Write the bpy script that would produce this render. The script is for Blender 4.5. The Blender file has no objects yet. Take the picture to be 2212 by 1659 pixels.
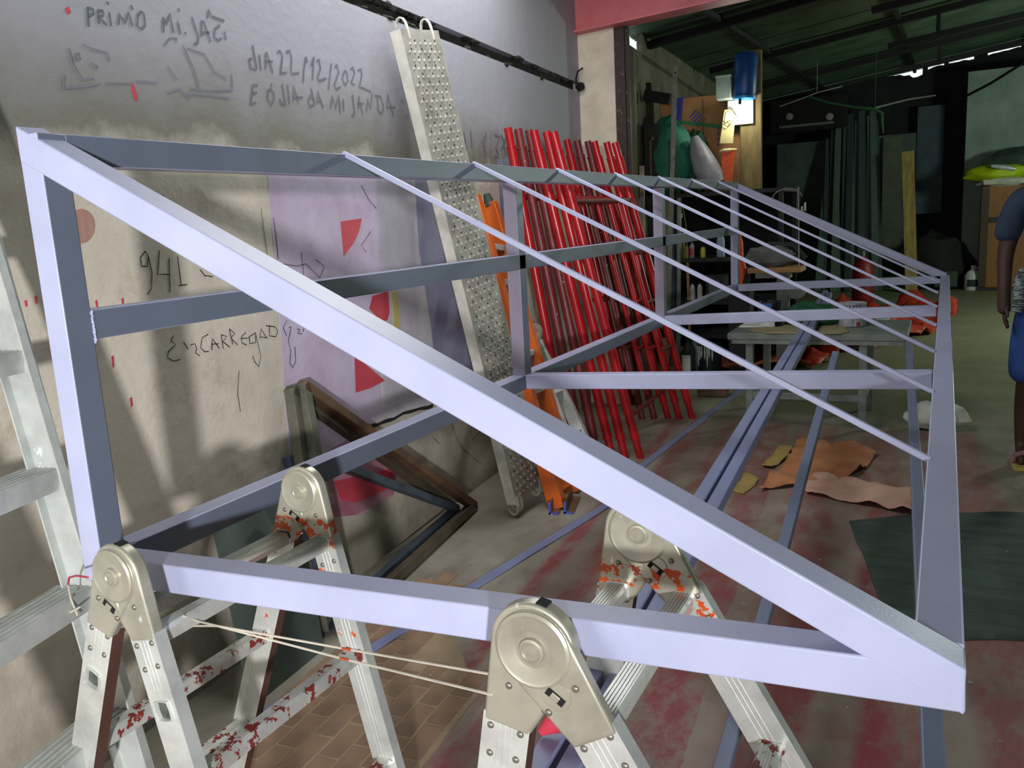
import bpy, bmesh, math, random
from mathutils import Vector, Matrix, noise, Euler
random.seed(7)
SC = bpy.context.scene
COL = SC.collection

# ------------------------------------------------------------------ camera, world, lights, exposure
YAW, PITCH, ROLL, FPX = -0.468, 0.187, -0.055, 1850.1
CAM = Vector((1.5112, -1.1016, 1.45))
def cam_axes():
    cy, sy, cp, sp = math.cos(YAW), math.sin(YAW), math.cos(PITCH), math.sin(PITCH)
    f = Vector((sy*cp, cy*cp, -sp)); r = Vector((cy, -sy, 0)); u = r.cross(f)
    c, s = math.cos(ROLL), math.sin(ROLL)
    return c*r + s*u, -s*r + c*u, f
cr, cu, cf = cam_axes()
cd = bpy.data.cameras.new('camera'); cam = bpy.data.objects.new('camera', cd); COL.objects.link(cam)
cam.matrix_world = Matrix(((cr.x, cu.x, -cf.x, CAM.x), (cr.y, cu.y, -cf.y, CAM.y), (cr.z, cu.z, -cf.z, CAM.z), (0, 0, 0, 1)))
cd.sensor_width = 36.0; cd.lens = FPX*36.0/2212.0; cd.clip_start = 0.05; cd.clip_end = 100
SC.camera = cam

w = bpy.data.worlds.new('sky'); SC.world = w; w.use_nodes = True
w.node_tree.nodes['Background'].inputs[0].default_value = (0.86, 0.93, 0.95, 1)
w.node_tree.nodes['Background'].inputs[1].default_value = 1.1

def lamp(name, kind, loc, power, col=(1, 1, 1), size=0.1, aim=None, sizey=None):
    l = bpy.data.lights.new(name, kind); l.energy = power; l.color = col
    if kind == 'AREA':
        l.size = size
        if sizey: l.shape = 'RECTANGLE'; l.size_y = sizey
    else:
        l.shadow_soft_size = size
    o = bpy.data.objects.new(name, l); o.location = loc; COL.objects.link(o)
    if aim: o.rotation_euler = (Vector(aim) - Vector(loc)).to_track_quat('-Z', 'Y').to_euler()
    return o
lamp('flood_light', 'SPOT', (4.0, -5.1, 1.62), 2050, (0.985, 0.98, 1.0), 0.13, aim=(-3.05, 0.9, 1.4))
bpy.data.lights['flood_light'].spot_size = math.radians(69); bpy.data.lights['flood_light'].spot_blend = 1.0
lamp('front_fill', 'AREA', (0.8, -5.7, 1.25), 118, (0.92, 0.95, 1.0), 2.2, aim=(0.6, 2.0, 1.1), sizey=1.6)  # added broad fill behind the camera, no opening stands there
lamp('overhead_light', 'AREA', (-0.3, 2.4, 3.12), 52, (0.97, 0.98, 1.0), 1.0, aim=(-0.3, 2.4, 0), sizey=2.4)
lamp('hall_fill', 'POINT', (4.4, 9.4, 2.1), 230, (0.84, 1.0, 0.86), 0.25)  # unseen green-tinted fill added to brighten the far hall
lamp('shelf_bulb', 'POINT', (-0.14, 6.955, 2.30), 5.0, (1.0, 0.97, 0.86), 0.03)

SC.view_settings.view_transform = 'Standard'; SC.view_settings.look = 'None'
SC.view_settings.exposure = 0.0; SC.view_settings.gamma = 1.0; SC.view_settings.use_curve_mapping = False
SC.cycles.max_bounces = 6; SC.cycles.diffuse_bounces = 4
SC.cycles.use_denoising = True

# ------------------------------------------------------------------ materials
def srgb(r, g, b):
    def c(x):
        x /= 255.0
        return x/12.92 if x <= 0.04045 else ((x+0.055)/1.055)**2.4
    return (c(r), c(g), c(b))
class N:
    def __init__(s, name):
        s.m = bpy.data.materials.new(name); s.m.use_nodes = True
        s.t = s.m.node_tree; s.b = s.t.nodes['Principled BSDF']
        s.tc = s.t.nodes.new('ShaderNodeTexCoord')
    def new(s, k, **kw):
        n = s.t.nodes.new(k)
        for a, v in kw.items(): setattr(n, a, v)
        return n
    def put(s, inp, v):
        if isinstance(v, bpy.types.NodeSocket): s.t.links.new(v, inp)
        elif isinstance(v, (tuple, list)) and len(v) == 3 and inp.type == 'RGBA': inp.default_value = (*v, 1)
        else: inp.default_value = v
    def noise(s, scale, detail=4, rough=0.55, stretch=(1, 1, 1), off=(0, 0, 0), dist=0.0):
        mp = s.new('ShaderNodeMapping'); s.put(mp.inputs[0], s.tc.outputs['Object']); mp.inputs[3].default_value = stretch; mp.inputs[1].default_value = off
        n = s.new('ShaderNodeTexNoise'); s.put(n.inputs['Vector'], mp.outputs[0])
        n.inputs['Scale'].default_value = scale; n.inputs['Detail'].default_value = detail; n.inputs['Roughness'].default_value = rough
        n.inputs['Distortion'].default_value = dist
        return n.outputs['Fac']
    def ramp(s, v, stops, interp='LINEAR'):
        r = s.new('ShaderNodeValToRGB'); s.put(r.inputs[0], v); e = r.color_ramp.elements; r.color_ramp.interpolation = interp
        while len(e) < len(stops): e.new(0.5)
        for i, (p, c) in enumerate(stops):
            e[i].position = p; e[i].color = (c, c, c, 1) if isinstance(c, (int, float)) else (*c, 1)
        return r.outputs[0]
    def math(s, op, a, b=0.0, clamp=False):
        n = s.new('ShaderNodeMath', operation=op, use_clamp=clamp); s.put(n.inputs[0], a); s.put(n.inputs[1], b); return n.outputs[0]
    def mix(s, f, a, b, mode='MIX'):
        n = s.new('ShaderNodeMix', data_type='RGBA', blend_type=mode); s.put(n.inputs[0], f); s.put(n.inputs[6], a); s.put(n.inputs[7], b); return n.outputs[2]
    def xyz(s):
        n = s.new('ShaderNodeSeparateXYZ'); s.put(n.inputs[0], s.tc.outputs['Object']); return n.outputs
    def bump(s, h, strength, dist=0.01):
        n = s.new('ShaderNodeBump'); n.inputs['Strength'].default_value = strength; n.inputs['Distance'].default_value = dist
        s.put(n.inputs['Height'], h); s.t.links.new(n.outputs[0], s.b.inputs['Normal'])
    def fin(s, col, rough=0.6, metal=0.0):
        s.put(s.b.inputs['Base Color'], col); s.put(s.b.inputs['Roughness'], rough); s.put(s.b.inputs['Metallic'], metal)
        return s.m
def M(name, col, rough=0.6, metal=0.0, col2=None, scale=9.0, lo=0.35, hi=0.7, bump=0.0, bscale=60.0, stretch=(1, 1, 1)):
    n = N(name)
    c2 = col2 or tuple(x*0.72 for x in col)
    f = n.noise(scale, 5, 0.6, stretch)
    c = n.mix(n.ramp(f, [(lo, 0.0), (hi, 1.0)]), col, c2)
    if bump: n.bump(n.noise(bscale, 3, 0.6, stretch), bump, 0.004)
    return n.fin(c, rough, metal)

def wall_material(name, upper, lower):
    n = N(name); X = n.xyz()
    edge = n.math('ADD', X[2], n.math('MULTIPLY', n.math('SUBTRACT', n.noise(3.2, 6, 0.65), 0.5), 0.32))
    fine = n.noise(24, 6, 0.62)
    low = n.mix(n.ramp(n.noise(2.6, 6, 0.62, (1, 1, 0.7)), [(0.42, 0.0), (0.72, 1.0)]), lower, tuple(x*0.74 for x in lower))
    low = n.mix(n.ramp(n.noise(26, 4, 0.6, (2.2, 2.2, 0.22)), [(0.70, 0.0), (0.78, 0.55)]), low, srgb(104, 84, 70))
    low = n.mix(n.ramp(n.noise(5.5, 7, 0.7), [(0.56, 0.0), (0.66, 0.5)]), low, srgb(168, 152, 128))
    up = n.mix(n.noise(1.7, 5, 0.6), upper, tuple(x*0.86 for x in upper))
    # damp grey tide mark along the joint between the two plasters
    c = n.mix(n.ramp(n.math('DIVIDE', n.math('SUBTRACT', edge, 1.66), 0.12), [(0.0, 0.0), (1.0, 1.0)]), low, srgb(118, 116, 106))
    c = n.mix(n.ramp(n.math('DIVIDE', n.math('SUBTRACT', edge, 1.80), 0.26), [(0.0, 0.0), (1.0, 1.0)]), c, up)
    # grime close to the floor
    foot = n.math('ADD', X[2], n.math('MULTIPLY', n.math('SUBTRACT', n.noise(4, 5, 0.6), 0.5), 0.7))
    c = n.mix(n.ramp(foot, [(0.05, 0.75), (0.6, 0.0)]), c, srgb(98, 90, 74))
    hb = n.math('ADD', n.math('MULTIPLY', fine, 0.6), n.math('MULTIPLY', n.noise(6, 6, 0.62), 1.3))
    msk = n.ramp(edge, [(0.0, 1.0), (0.62, 1.0), (0.64, 0.3)])
    n.bump(hb, 0.30, 0.010)
    return n.fin(c, 0.62)
MW = wall_material('plaster_wall', srgb(160, 159, 168), srgb(212, 203, 186))
MW_DARK = M('dim_plaster', srgb(122, 118, 98), 0.8, 0, srgb(84, 80, 66), 3, bump=0.3, bscale=12)
MW_GREEN = M('pale_green_plaster', srgb(150, 168, 156), 0.8, 0, srgb(118, 138, 128), 2, bump=0.2, bscale=14)
MW_BACK = M('grey_green_plaster', srgb(92, 108, 100), 0.85, 0, srgb(66, 80, 76), 2.2, bump=0.2)
M_BLACK = M('soot_black', srgb(26, 26, 25), 0.8, 0, srgb(14, 14, 14), 5)
M_GAP = M('crumbled_cavity', srgb(46, 46, 38), 0.95, 0, srgb(20, 20, 17), 18, bump=0.8, bscale=40)

def floor_material():
    n = N('concrete_floor_with_red_overspray'); X = n.xyz()
    s = n.math('ADD', X[0], n.math('MULTIPLY', X[1], 0.0758))
    base = n.mix(n.ramp(n.noise(1.6, 6, 0.6), [(0.35, 0.0), (0.68, 1.0)]), srgb(158, 153, 138), srgb(116, 108, 94))
    base = n.mix(n.ramp(n.noise(5, 6, 0.65, (1, 0.4, 1)), [(0.52, 0.0), (0.75, 0.7)]), base, srgb(92, 80, 66))
    far = n.ramp(n.math('DIVIDE', X[1], 10.0), [(0.47, 0.0), (0.56, 1.0)])
    base = n.mix(far, base, n.mix(n.noise(1.2, 5), srgb(150, 146, 116), srgb(118, 118, 96)))
    # red overspray in long bands with bare strips where stock lay
    sw = n.math('ADD', s, n.math('MULTIPLY', n.math('SUBTRACT', n.noise(6, 4, 0.6, (1, 0.5, 1)), 0.5), 0.06))
    S = lambda x: max(0.0, min(1.0, x/2.6))
    st = [(0.0, 0), (0.165, 0), (0.20, 1), (0.245, 1), (0.275, 0.12), (0.32, 0.12), (0.36, 0.9), (0.44, 0.8), (0.47, 0.2), (0.56, 0.15), (0.60, 0.85), (0.70, 0.7),
          (0.73, 0.15), (0.80, 0.1), (0.84, 0.95), (0.98, 0.9), (1.01, 0.2), (1.07, 0.2), (1.12, 0.8), (1.30, 0.9), (1.34, 0.3), (1.42, 0.3), (1.46, 1.0), (1.62, 0.9),
          (1.66, 0.25), (1.74, 0.2), (1.78, 0.8), (2.05, 0.85), (2.14, 0.0)]
    band1 = n.ramp(n.math('DIVIDE', sw, 2.6), [(S(a), b) for a, b in st[:16]])
    band2 = n.ramp(n.math('DIVIDE', sw, 2.6), [(0.0, 0)] + [(S(a), b) for a, b in st[16:]])
    sel = n.math('GREATER_THAN', sw, 1.0)
    band = n.mix(sel, band1, band2)
    yend = n.ramp(n.math('DIVIDE', n.math('ADD', X[1], n.math('MULTIPLY', n.noise(5, 3), 0.12)), 6.0), [(0.80, 1.0), (0.815, 0.0)])
    blot = n.ramp(n.noise(7, 7, 0.72, (1.2, 0.55, 1)), [(0.36, 0.15), (0.56, 1.0)])
    m = n.math('MULTIPLY', n.math('MULTIPLY', band, yend), blot)
    m = n.math('MULTIPLY', m, n.ramp(n.math('DIVIDE', X[1], 6.0), [(0.1, 1.0), (0.8, 0.55)]))
    c = n.mix(m, base, srgb(140, 48, 54))
    # pale paint dust
    c = n.mix(n.ramp(n.noise(22, 5, 0.7), [(0.66, 0.0), (0.78, 0.55)]), c, srgb(186, 182, 170))
    n.bump(n.noise(40, 4, 0.6), 0.25, 0.004)
    return n.fin(c, n.ramp(n.noise(3, 3), [(0.3, 0.42), (0.7, 0.62)]))
MF = floor_material()
M_PAVER = M('brown_paver', srgb(158, 126, 98), 0.65, 0, srgb(128, 104, 82), 6, bump=0.15)

def paint_metal(name, col, rough=0.38, wear=None):
    n = N(name)
    c = n.mix(n.ramp(n.noise(5, 4), [(0.35, 0.0), (0.7, 1.0)]), col, tuple(x*0.86 for x in col))
    if wear:
        c = n.mix(n.ramp(n.noise(26, 5, 0.7), [(0.64, 0.0), (0.7, 1.0)]), c, wear)
    n.bump(n.noise(260, 2, 0.5), 0.10, 0.002)
    return n.fin(c, rough)
M_LAV = paint_metal('lavender_grey_primer', srgb(186, 190, 220), 0.36)
M_LAV2 = paint_metal('blue_grey_primer', srgb(132, 140, 176), 0.45)
M_RED = paint_metal('glossy_red_paint', srgb(172, 24, 30), 0.25)
M_MAROON = paint_metal('worn_maroon_paint', srgb(112, 38, 40), 0.4, srgb(196, 188, 182))
M_TUBE = paint_metal('grey_blue_tube_paint', srgb(112, 122, 146), 0.45)
M_RAW = M('raw_brown_steel', srgb(98, 86, 68), 0.55, 0.25, srgb(70, 62, 50), 8, stretch=(1, 1, 1))
M_RUST = M('rust_brown_steel', srgb(112, 82, 56), 0.6, 0.1, srgb(70, 52, 38), 10)
M_OLIVE = M('oiled_grey_steel', srgb(104, 104, 90), 0.5, 0.25, srgb(76, 74, 62), 10)
M_SLATE = M('slate_blue_steel', srgb(70, 82, 96), 0.5, 0.1, srgb(48, 58, 66), 10)
M_SHEET = M('dark_green_grey_sheet', srgb(72, 82, 76), 0.55, 0.1, srgb(58, 66, 62), 3)

def aluminium(name, bands=(), splash=srgb(214, 84, 26), tint=srgb(222, 224, 218), metal=0.40, rough=0.34, spots=None):
    n = N(name); X = n.xyz()
    c = n.mix(n.ramp(n.noise(14, 5, 0.6), [(0.4, 0.0), (0.7, 1.0)]), tint, tuple(x*0.74 for x in tint))
    for (z0, z1, thr) in bands:
        zz = n.math('ADD', X[2], n.math('MULTIPLY', n.math('SUBTRACT', n.noise(30, 4, 0.6), 0.5), 0.022))
        inb = n.math('MULTIPLY', n.math('GREATER_THAN', zz, z0), n.math('LESS_THAN', zz, z1))
        k = n.math('MULTIPLY', inb, n.math('GREATER_THAN', n.noise(34, 5, 0.62, (1, 1, 1), (z0*7, 0, 0)), thr))
        c = n.mix(k, c, splash)
        metal = n.math('MULTIPLY', metal, n.math('SUBTRACT', 1.0, k))
    c = n.mix(n.ramp(n.noise(46, 3, 0.5, (1, 1, 0.5)), [(0.70, 0.0), (0.73, 1.0)]), c, spots or srgb(232, 232, 228))
    n.bump(n.noise(120, 2, 0.5, (1, 1, 0.15)), 0.06, 0.002)
    return n.fin(c, rough, metal)
M_ALU = aluminium('brushed_aluminium')
M_ALU_OR = aluminium('orange_splashed_aluminium', [(0.735, 0.80, 0.47), (0.64, 0.675, 0.36), (0.52, 0.64, 0.60)])
M_ALU_OR2 = aluminium('orange_spotted_aluminium', [(0.70, 0.80, 0.56), (0.64, 0.70, 0.58)])
M_ZINC = aluminium('pressed_zinc_hinge', (), tint=srgb(188, 184, 166), metal=0.45, rough=0.34)
M_ZINC_OR = aluminium('pressed_zinc_hinge_with_orange', [(0.755, 0.80, 0.50)], tint=srgb(204, 200, 180), metal=0.5, rough=0.34)
M_RUNG = aluminium('rung_with_maroon_paint', [(0.0, 2.0, 0.565)], splash=srgb(132, 52, 48))
M_GREY_ALU = aluminium('dusty_grey_aluminium', (), tint=srgb(200, 204, 200), metal=0.25, rough=0.5)
M_BROWNSIDE = M('brown_reflection_rail', srgb(96, 66, 58), 0.5, 0.1)  # brown reflection on the left rails' inner sides, put in as colour
M_STAMP = M('stamped_hole_dark', srgb(92, 98, 88), 0.7, 0, srgb(48, 54, 48), 40)
M_HOLE = M('dark_hole', srgb(20, 22, 20), 0.9)
M_RIVET = M('rivet_metal', srgb(150, 146, 134), 0.35, 0.6)
M_ORANGE = paint_metal('orange_fibreglass', srgb(208, 98, 34), 0.3, srgb(190, 150, 120))
M_ORANGE2 = M('plain_orange', srgb(236, 92, 24), 0.5)
M_DKGREEN = M('dark_green_rubber', srgb(44, 56, 44), 0.7)
M_GALV = M('dusty_galvanised_steel', srgb(170, 166, 156), 0.6, 0.2, srgb(132, 128, 118), 14, bump=0.15)
M_GALVSIDE = M('pale_galvanised_flange', srgb(222, 218, 206), 0.55, 0.15, srgb(190, 186, 174), 12)
M_BLUEP = M('blue_painted_end', srgb(84, 96, 176), 0.5)
M_PINK = M('pink_painted_beam', srgb(226, 124, 128), 0.5, 0, srgb(196, 98, 104), 3)
M_ROOF = M('green_tinted_corrugated_steel', srgb(96, 120, 98), 0.4, 0.4, srgb(66, 84, 68), 2)
M_STRING = M('pale_twine', srgb(214, 206, 188), 0.8)
M_STRING_OR = M('orange_stained_twine', srgb(206, 96, 52), 0.8)
M_REDC = M('pinkish_red_cloth', srgb(226, 66, 88), 0.7)
M_CARD = M('brown_cardboard', srgb(160, 118, 74), 0.85, 0, srgb(132, 96, 60), 4)
M_KRAFT = M('tan_kraft_paper', srgb(196, 132, 86), 0.8, 0, srgb(160, 102, 62), 5, bump=0.3, bscale=14)
M_PINKP = M('pale_pink_paper', srgb(216, 172, 152), 0.8, 0, srgb(186, 140, 120), 5, bump=0.3, bscale=14)
M_OCHRE = M('ochre_card', srgb(180, 152, 84), 0.8)
M_TARP = M('red_orange_tarpaulin', srgb(206, 66, 42), 0.55, 0, srgb(148, 38, 28), 3)
M_TARP2 = M('terracotta_canvas', srgb(212, 118, 82), 0.75, 0, srgb(158, 78, 54), 3)
M_GREENC = M('dark_green_cloth', srgb(18, 92, 58), 0.7)
M_SACK = M('green_woven_sack', srgb(52, 128, 100), 0.75, 0, srgb(36, 100, 80), 8, bump=0.4, bscale=40)
M_PLASTIC = M('grey_plastic_bag', srgb(160, 160, 166), 0.45, 0, srgb(128, 128, 134), 8)
M_WHITEC = M('white_canvas', srgb(216, 218, 206), 0.7, 0, srgb(186, 190, 178), 6)
M_MAT = M('dark_green_mat', srgb(66, 82, 72), 0.75, 0, srgb(44, 56, 50), 5, bump=0.2, stretch=(1, 3, 1))
M_WOOD = M('pale_wood', srgb(196, 150, 100), 0.7, 0, srgb(166, 122, 78), 5, stretch=(1, 8, 8))
M_YWOOD = M('yellow_stained_plank', srgb(176, 158, 92), 0.75, 0, srgb(138, 102, 58), 4, stretch=(4, 4, 0.5))
M_BROWN = M('brown_cabinet_board', srgb(150, 98, 44), 0.6, 0, srgb(124, 78, 34), 5, stretch=(6, 6, 0.6))
M_BENCH = M('grey_green_bench_steel', srgb(140, 150, 142), 0.5, 0.1, srgb(104, 114, 108), 8)
M_BLUE = M('deep_blue_plastic', srgb(24, 78, 150), 0.4)
M_CYAN = M('blue_rim_painted_lit', srgb(20, 130, 200), 0.4)  # brighter blue paints the bulb's light on the drum's lower edge
M_CREAM = M('cream_board', srgb(240, 226, 160), 0.7)
M_WHITE = M('white_plastic', srgb(224, 228, 226), 0.5)
M_GREY = M('mid_grey', srgb(120, 124, 120), 0.6)
M_GREY2 = M('pale_grey_board', srgb(168, 164, 158), 0.7, 0, srgb(138, 134, 128), 6)
M_LILAC = M('pale_lilac_board', srgb(190, 194, 226), 0.6)
M_DARK = M('dark_machine_grey', srgb(42, 46, 44), 0.6, 0.1, srgb(26, 28, 27), 7)
M_YGREEN = M('hi_vis_yellow_green', srgb(190, 214, 10), 0.6)
M_REFLECT = M('reflective_strip', srgb(214, 220, 226), 0.3, 0.2)
M_SKIN = M('dark_brown_skin', srgb(74, 48, 38), 0.55)
M_NAVY = M('navy_tee_shirt', srgb(46, 62, 84), 0.85)
M_JEAN = M('blue_shorts', srgb(46, 82, 156), 0.8)
M_STRIPE = M('grey_striped_cloth', srgb(140, 152, 152), 0.8, 0, srgb(56, 66, 66), 24, lo=0.47, hi=0.53, stretch=(1, 1, 5))
M_HAIR = M('black_hair', srgb(18, 16, 15), 0.9)
M_PENCIL = M('charcoal_pencil', srgb(112, 112, 122), 0.9)
M_FAINT = M('faint_pencil', srgb(126, 128, 136), 0.9)
M_INK = M('dark_pen_line', srgb(66, 58, 56), 0.9)
M_PLAV = M('lavender_wall_paint', srgb(198, 184, 208), 0.5, 0, srgb(176, 158, 178), 4, bump=0.4, bscale=26, stretch=(1.3, 1.3, 1))
M_PROSE = M('rose_wall_paint', srgb(182, 134, 152), 0.5, 0, srgb(150, 84, 100), 5, bump=0.3, bscale=26)
M_PGREY = M('light_grey_wall_paint', srgb(192, 190, 198), 0.5, 0, srgb(170, 168, 178), 4, bump=0.4, bscale=26, stretch=(1.3, 1.3, 1))
M_PBLUE = M('slate_blue_wall_paint', srgb(138, 140, 166), 0.5, 0, srgb(116, 118, 146), 4, bump=0.4, bscale=26, stretch=(1.3, 1.3, 1))
M_PRED = M('red_wall_paint', srgb(198, 64, 82), 0.45, 0, srgb(180, 52, 70), 6)
M_PYEL = M('yellow_wall_paint', srgb(200, 184, 116), 0.6)
M_PROUND = M('faded_red_disc', srgb(178, 138, 124), 0.6, 0, srgb(150, 108, 100), 40, stretch=(1.5, 1, 0.12))
def emit(name, col, s):
    n = N(name); n.put(n.b.inputs['Base Color'], col); n.put(n.b.inputs['Emission Color'], col); n.b.inputs['Emission Strength'].default_value = s
    return n.m
M_BULB = emit('glowing_bulb', (1.0, 0.96, 0.82), 14)

# ------------------------------------------------------------------ mesh helpers
ORG = {}
def V(p): return Vector(p)
class MB:
    def __init__(s): s.v = []; s.f = []; s.mi = []
    def add(s, vs, fs, m=0):
        o = len(s.v); s.v += [tuple(x) for x in vs]; s.f += [tuple(i+o for i in f) for f in fs]; s.mi += [m]*len(fs); return s
    def hexa(s, c, m=0): return s.add(c, [(0, 3, 2, 1), (4, 5, 6, 7), (0, 1, 5, 4), (1, 2, 6, 5), (2, 3, 7, 6), (3, 0, 4, 7)], m)
    def box(s, c, size, ax=None, m=0):
        c = V(c); ax = [V(a).normalized() for a in ax] if ax else [Vector((1, 0, 0)), Vector((0, 1, 0)), Vector((0, 0, 1))]
        h = [a*(d/2) for a, d in zip(ax, size)]
        q = [c + h[0]*x + h[1]*y + h[2]*z for z in (-1, 1) for x, y in ((-1, -1), (1, -1), (1, 1), (-1, 1))]
        return s.hexa(q, m)
    def lohi(s, lo, hi, m=0):
        return s.box([(a+b)/2 for a, b in zip(lo, hi)], [b-a for a, b in zip(lo, hi)], None, m)
    def beam(s, p0, p1, wd, ht, up=(0, 0, 1), m=0):
        p0, p1, up = V(p0), V(p1), V(up); d = (p1-p0).normalized(); sd = d.cross(up).normalized(); u = sd.cross(d)
        q = [p + sd*(x*wd/2) + u*(y*ht/2) for p in (p0, p1) for x, y in ((-1, -1), (1, -1), (1, 1), (-1, 1))]
        return s.hexa(q, m)
    def cyl(s, p0, p1, r0, r1=None, n=14, m=0):
        p0, p1 = V(p0), V(p1); r1 = r0 if r1 is None else r1; d = (p1-p0).normalized()
        a = d.orthogonal().normalized(); b = d.cross(a)
        q = [p + (a*math.cos(t) + b*math.sin(t))*r for p, r in ((p0, r0), (p1, r1)) for t in [2*math.pi*i/n for i in range(n)]]
        return s.add(q, [(i, (i+1) % n, n+(i+1) % n, n+i) for i in range(n)] + [tuple(range(n-1, -1, -1)), tuple(range(n, 2*n))], m)
    def tube(s, pts, r, n=8, m=0):
        P = [V(p) for p in pts]; rr = r if isinstance(r, (list, tuple)) else [r]*len(P)
        ref = None; vs = []
        for i, p in enumerate(P):
            d = (P[min(i+1, len(P)-1)] - P[max(i-1, 0)]).normalized()
            a = (ref - d*ref.dot(d)).normalized() if ref is not None and (ref - d*ref.dot(d)).length > 1e-4 else d.orthogonal().normalized()
            ref = a; b = d.cross(a)
            vs += [p + (a*math.cos(2*math.pi*k/n) + b*math.sin(2*math.pi*k/n))*rr[i] for k in range(n)]
        fs = [(i*n+k, i*n+(k+1) % n, (i+1)*n+(k+1) % n, (i+1)*n+k) for i in range(len(P)-1) for k in range(n)]
        fs += [tuple(range(n-1, -1, -1)), tuple((len(P)-1)*n+k for k in range(n))]
        return s.add(vs, fs, m)
    def lathe(s, c, ax, prof, n=24, m=0):
        c, d = V(c), V(ax).normalized(); a = d.orthogonal().normalized(); b = d.cross(a); vs = []
        for r, h in prof: vs += [c + d*h + (a*math.cos(2*math.pi*k/n) + b*math.sin(2*math.pi*k/n))*r for k in range(n)]
        fs = [(i*n+k, i*n+(k+1) % n, (i+1)*n+(k+1) % n, (i+1)*n+k) for i in range(len(prof)-1) for k in range(n)]
        fs += [tuple(range(n-1, -1, -1)), tuple((len(prof)-1)*n+k for k in range(n))]
        return s.add(vs, fs, m)
    def prism(s, pts, o, u, v, n, t, m=0):
        o, u, v, n = V(o), V(u), V(v), V(n); k = len(pts)
        q = [o + u*x + v*y for x, y in pts]; q += [p + n*t for p in q]
        return s.add(q, [tuple(range(k-1, -1, -1)), tuple(range(k, 2*k))] + [(i, (i+1) % k, k+(i+1) % k, k+i) for i in range(k)], m)
    def ball(s, c, r, nu=14, nv=9, m=0, fn=None):
        c = V(c); r = V(r) if not isinstance(r, (int, float)) else Vector((r, r, r)); vs = []
        for j in range(1, nv):
            t = math.pi*j/nv
            for i in range(nu):
                a = 2*math.pi*i/nu; d = Vector((math.sin(t)*math.cos(a), math.sin(t)*math.sin(a), math.cos(t)))
                k = fn(d) if fn else 1.0
                vs.append(c + Vector((d.x*r.x, d.y*r.y, d.z*r.z))*k)
        vs += [c + Vector((0, 0, r.z*(fn(Vector((0, 0, 1))) if fn else 1))), c - Vector((0, 0, r.z*(fn(Vector((0, 0, -1))) if fn else 1)))]
        fs = [(j*nu+i, (j+1)*nu+i, (j+1)*nu+(i+1) % nu, j*nu+(i+1) % nu) for j in range(nv-2) for i in range(nu)]
        T, B = len(vs)-2, len(vs)-1
        fs += [(T, i, (i+1) % nu) for i in range(nu)] + [(B, (nv-2)*nu+(i+1) % nu, (nv-2)*nu+i) for i in range(nu)]
        return s.add(vs, fs, m)
    def build(s, name, mats, parent=None, bevel=0.0, smooth=True, seg=2):
        me = bpy.data.meshes.new(name)
        o0 = ORG.get(parent.name, Vector()) if parent else Vector()
        if parent is not None and parent.name in RAWP: o0 = Vector()
        me.from_pydata([tuple(V(p)-o0) for p in s.v], [], s.f); me.update()
        bm = bmesh.new(); bm.from_mesh(me); bmesh.ops.recalc_face_normals(bm, faces=bm.faces); bm.to_mesh(me); bm.free()
        for m in (mats if isinstance(mats, (list, tuple)) else [mats]): me.materials.append(m)
        me.polygons.foreach_set('material_index', s.mi)
        if smooth: me.shade_smooth(); me.set_sharp_from_angle(angle=math.radians(38))
        o = bpy.data.objects.new(name, me); COL.objects.link(o)
        if parent is not None: o.parent = parent; ORG[o.name] = ORG.get(parent.name, Vector())
        if parent is not None and parent.name in RAWP: RAWP.add(o.name)
        if bevel:
            b = o.modifiers.new('edge', 'BEVEL'); b.width = bevel; b.segments = seg; b.limit_method = 'ANGLE'; b.angle_limit = math.radians(40)
        return o
RAWP = set()
def tag(o, label=None, cat=None, group=None, kind=None):
    for k, v in (('label', label), ('category', cat), ('group', group), ('kind', kind)):
        if v: o[k] = v
    return o
def thing(name, label, cat, loc, group=None):
    o = bpy.data.objects.new(name, None); o.empty_display_size = 0.1; o.location = loc; COL.objects.link(o); ORG[o.name] = V(loc)
    return tag(o, label, cat, group)
def hull(pts):
    pts = sorted(set((round(a, 5), round(b, 5)) for a, b in pts))
    def half(ps):
        h = []
        for p in ps:
            while len(h) > 1 and (h[-1][0]-h[-2][0])*(p[1]-h[-2][1]) - (h[-1][1]-h[-2][1])*(p[0]-h[-2][0]) <= 0: h.pop()
            h.append(p)
        return h
    a, b = half(pts), half(pts[::-1]); return a[:-1] + b[:-1]
def disc(cx, cy, r, n=28, a0=0, a1=2*math.pi): return [(cx+r*math.cos(a0+(a1-a0)*i/n), cy+r*math.sin(a0+(a1-a0)*i/n)) for i in range(n)]
def inside(p, poly):
    x, y = p; r = False
    for i in range(len(poly)):
        (x0, y0), (x1, y1) = poly[i][:2], poly[i-1][:2]
        if (y0 > y) != (y1 > y) and x < (x1-x0)*(y-y0)/(y1-y0)+x0: r = not r
    return r
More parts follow.
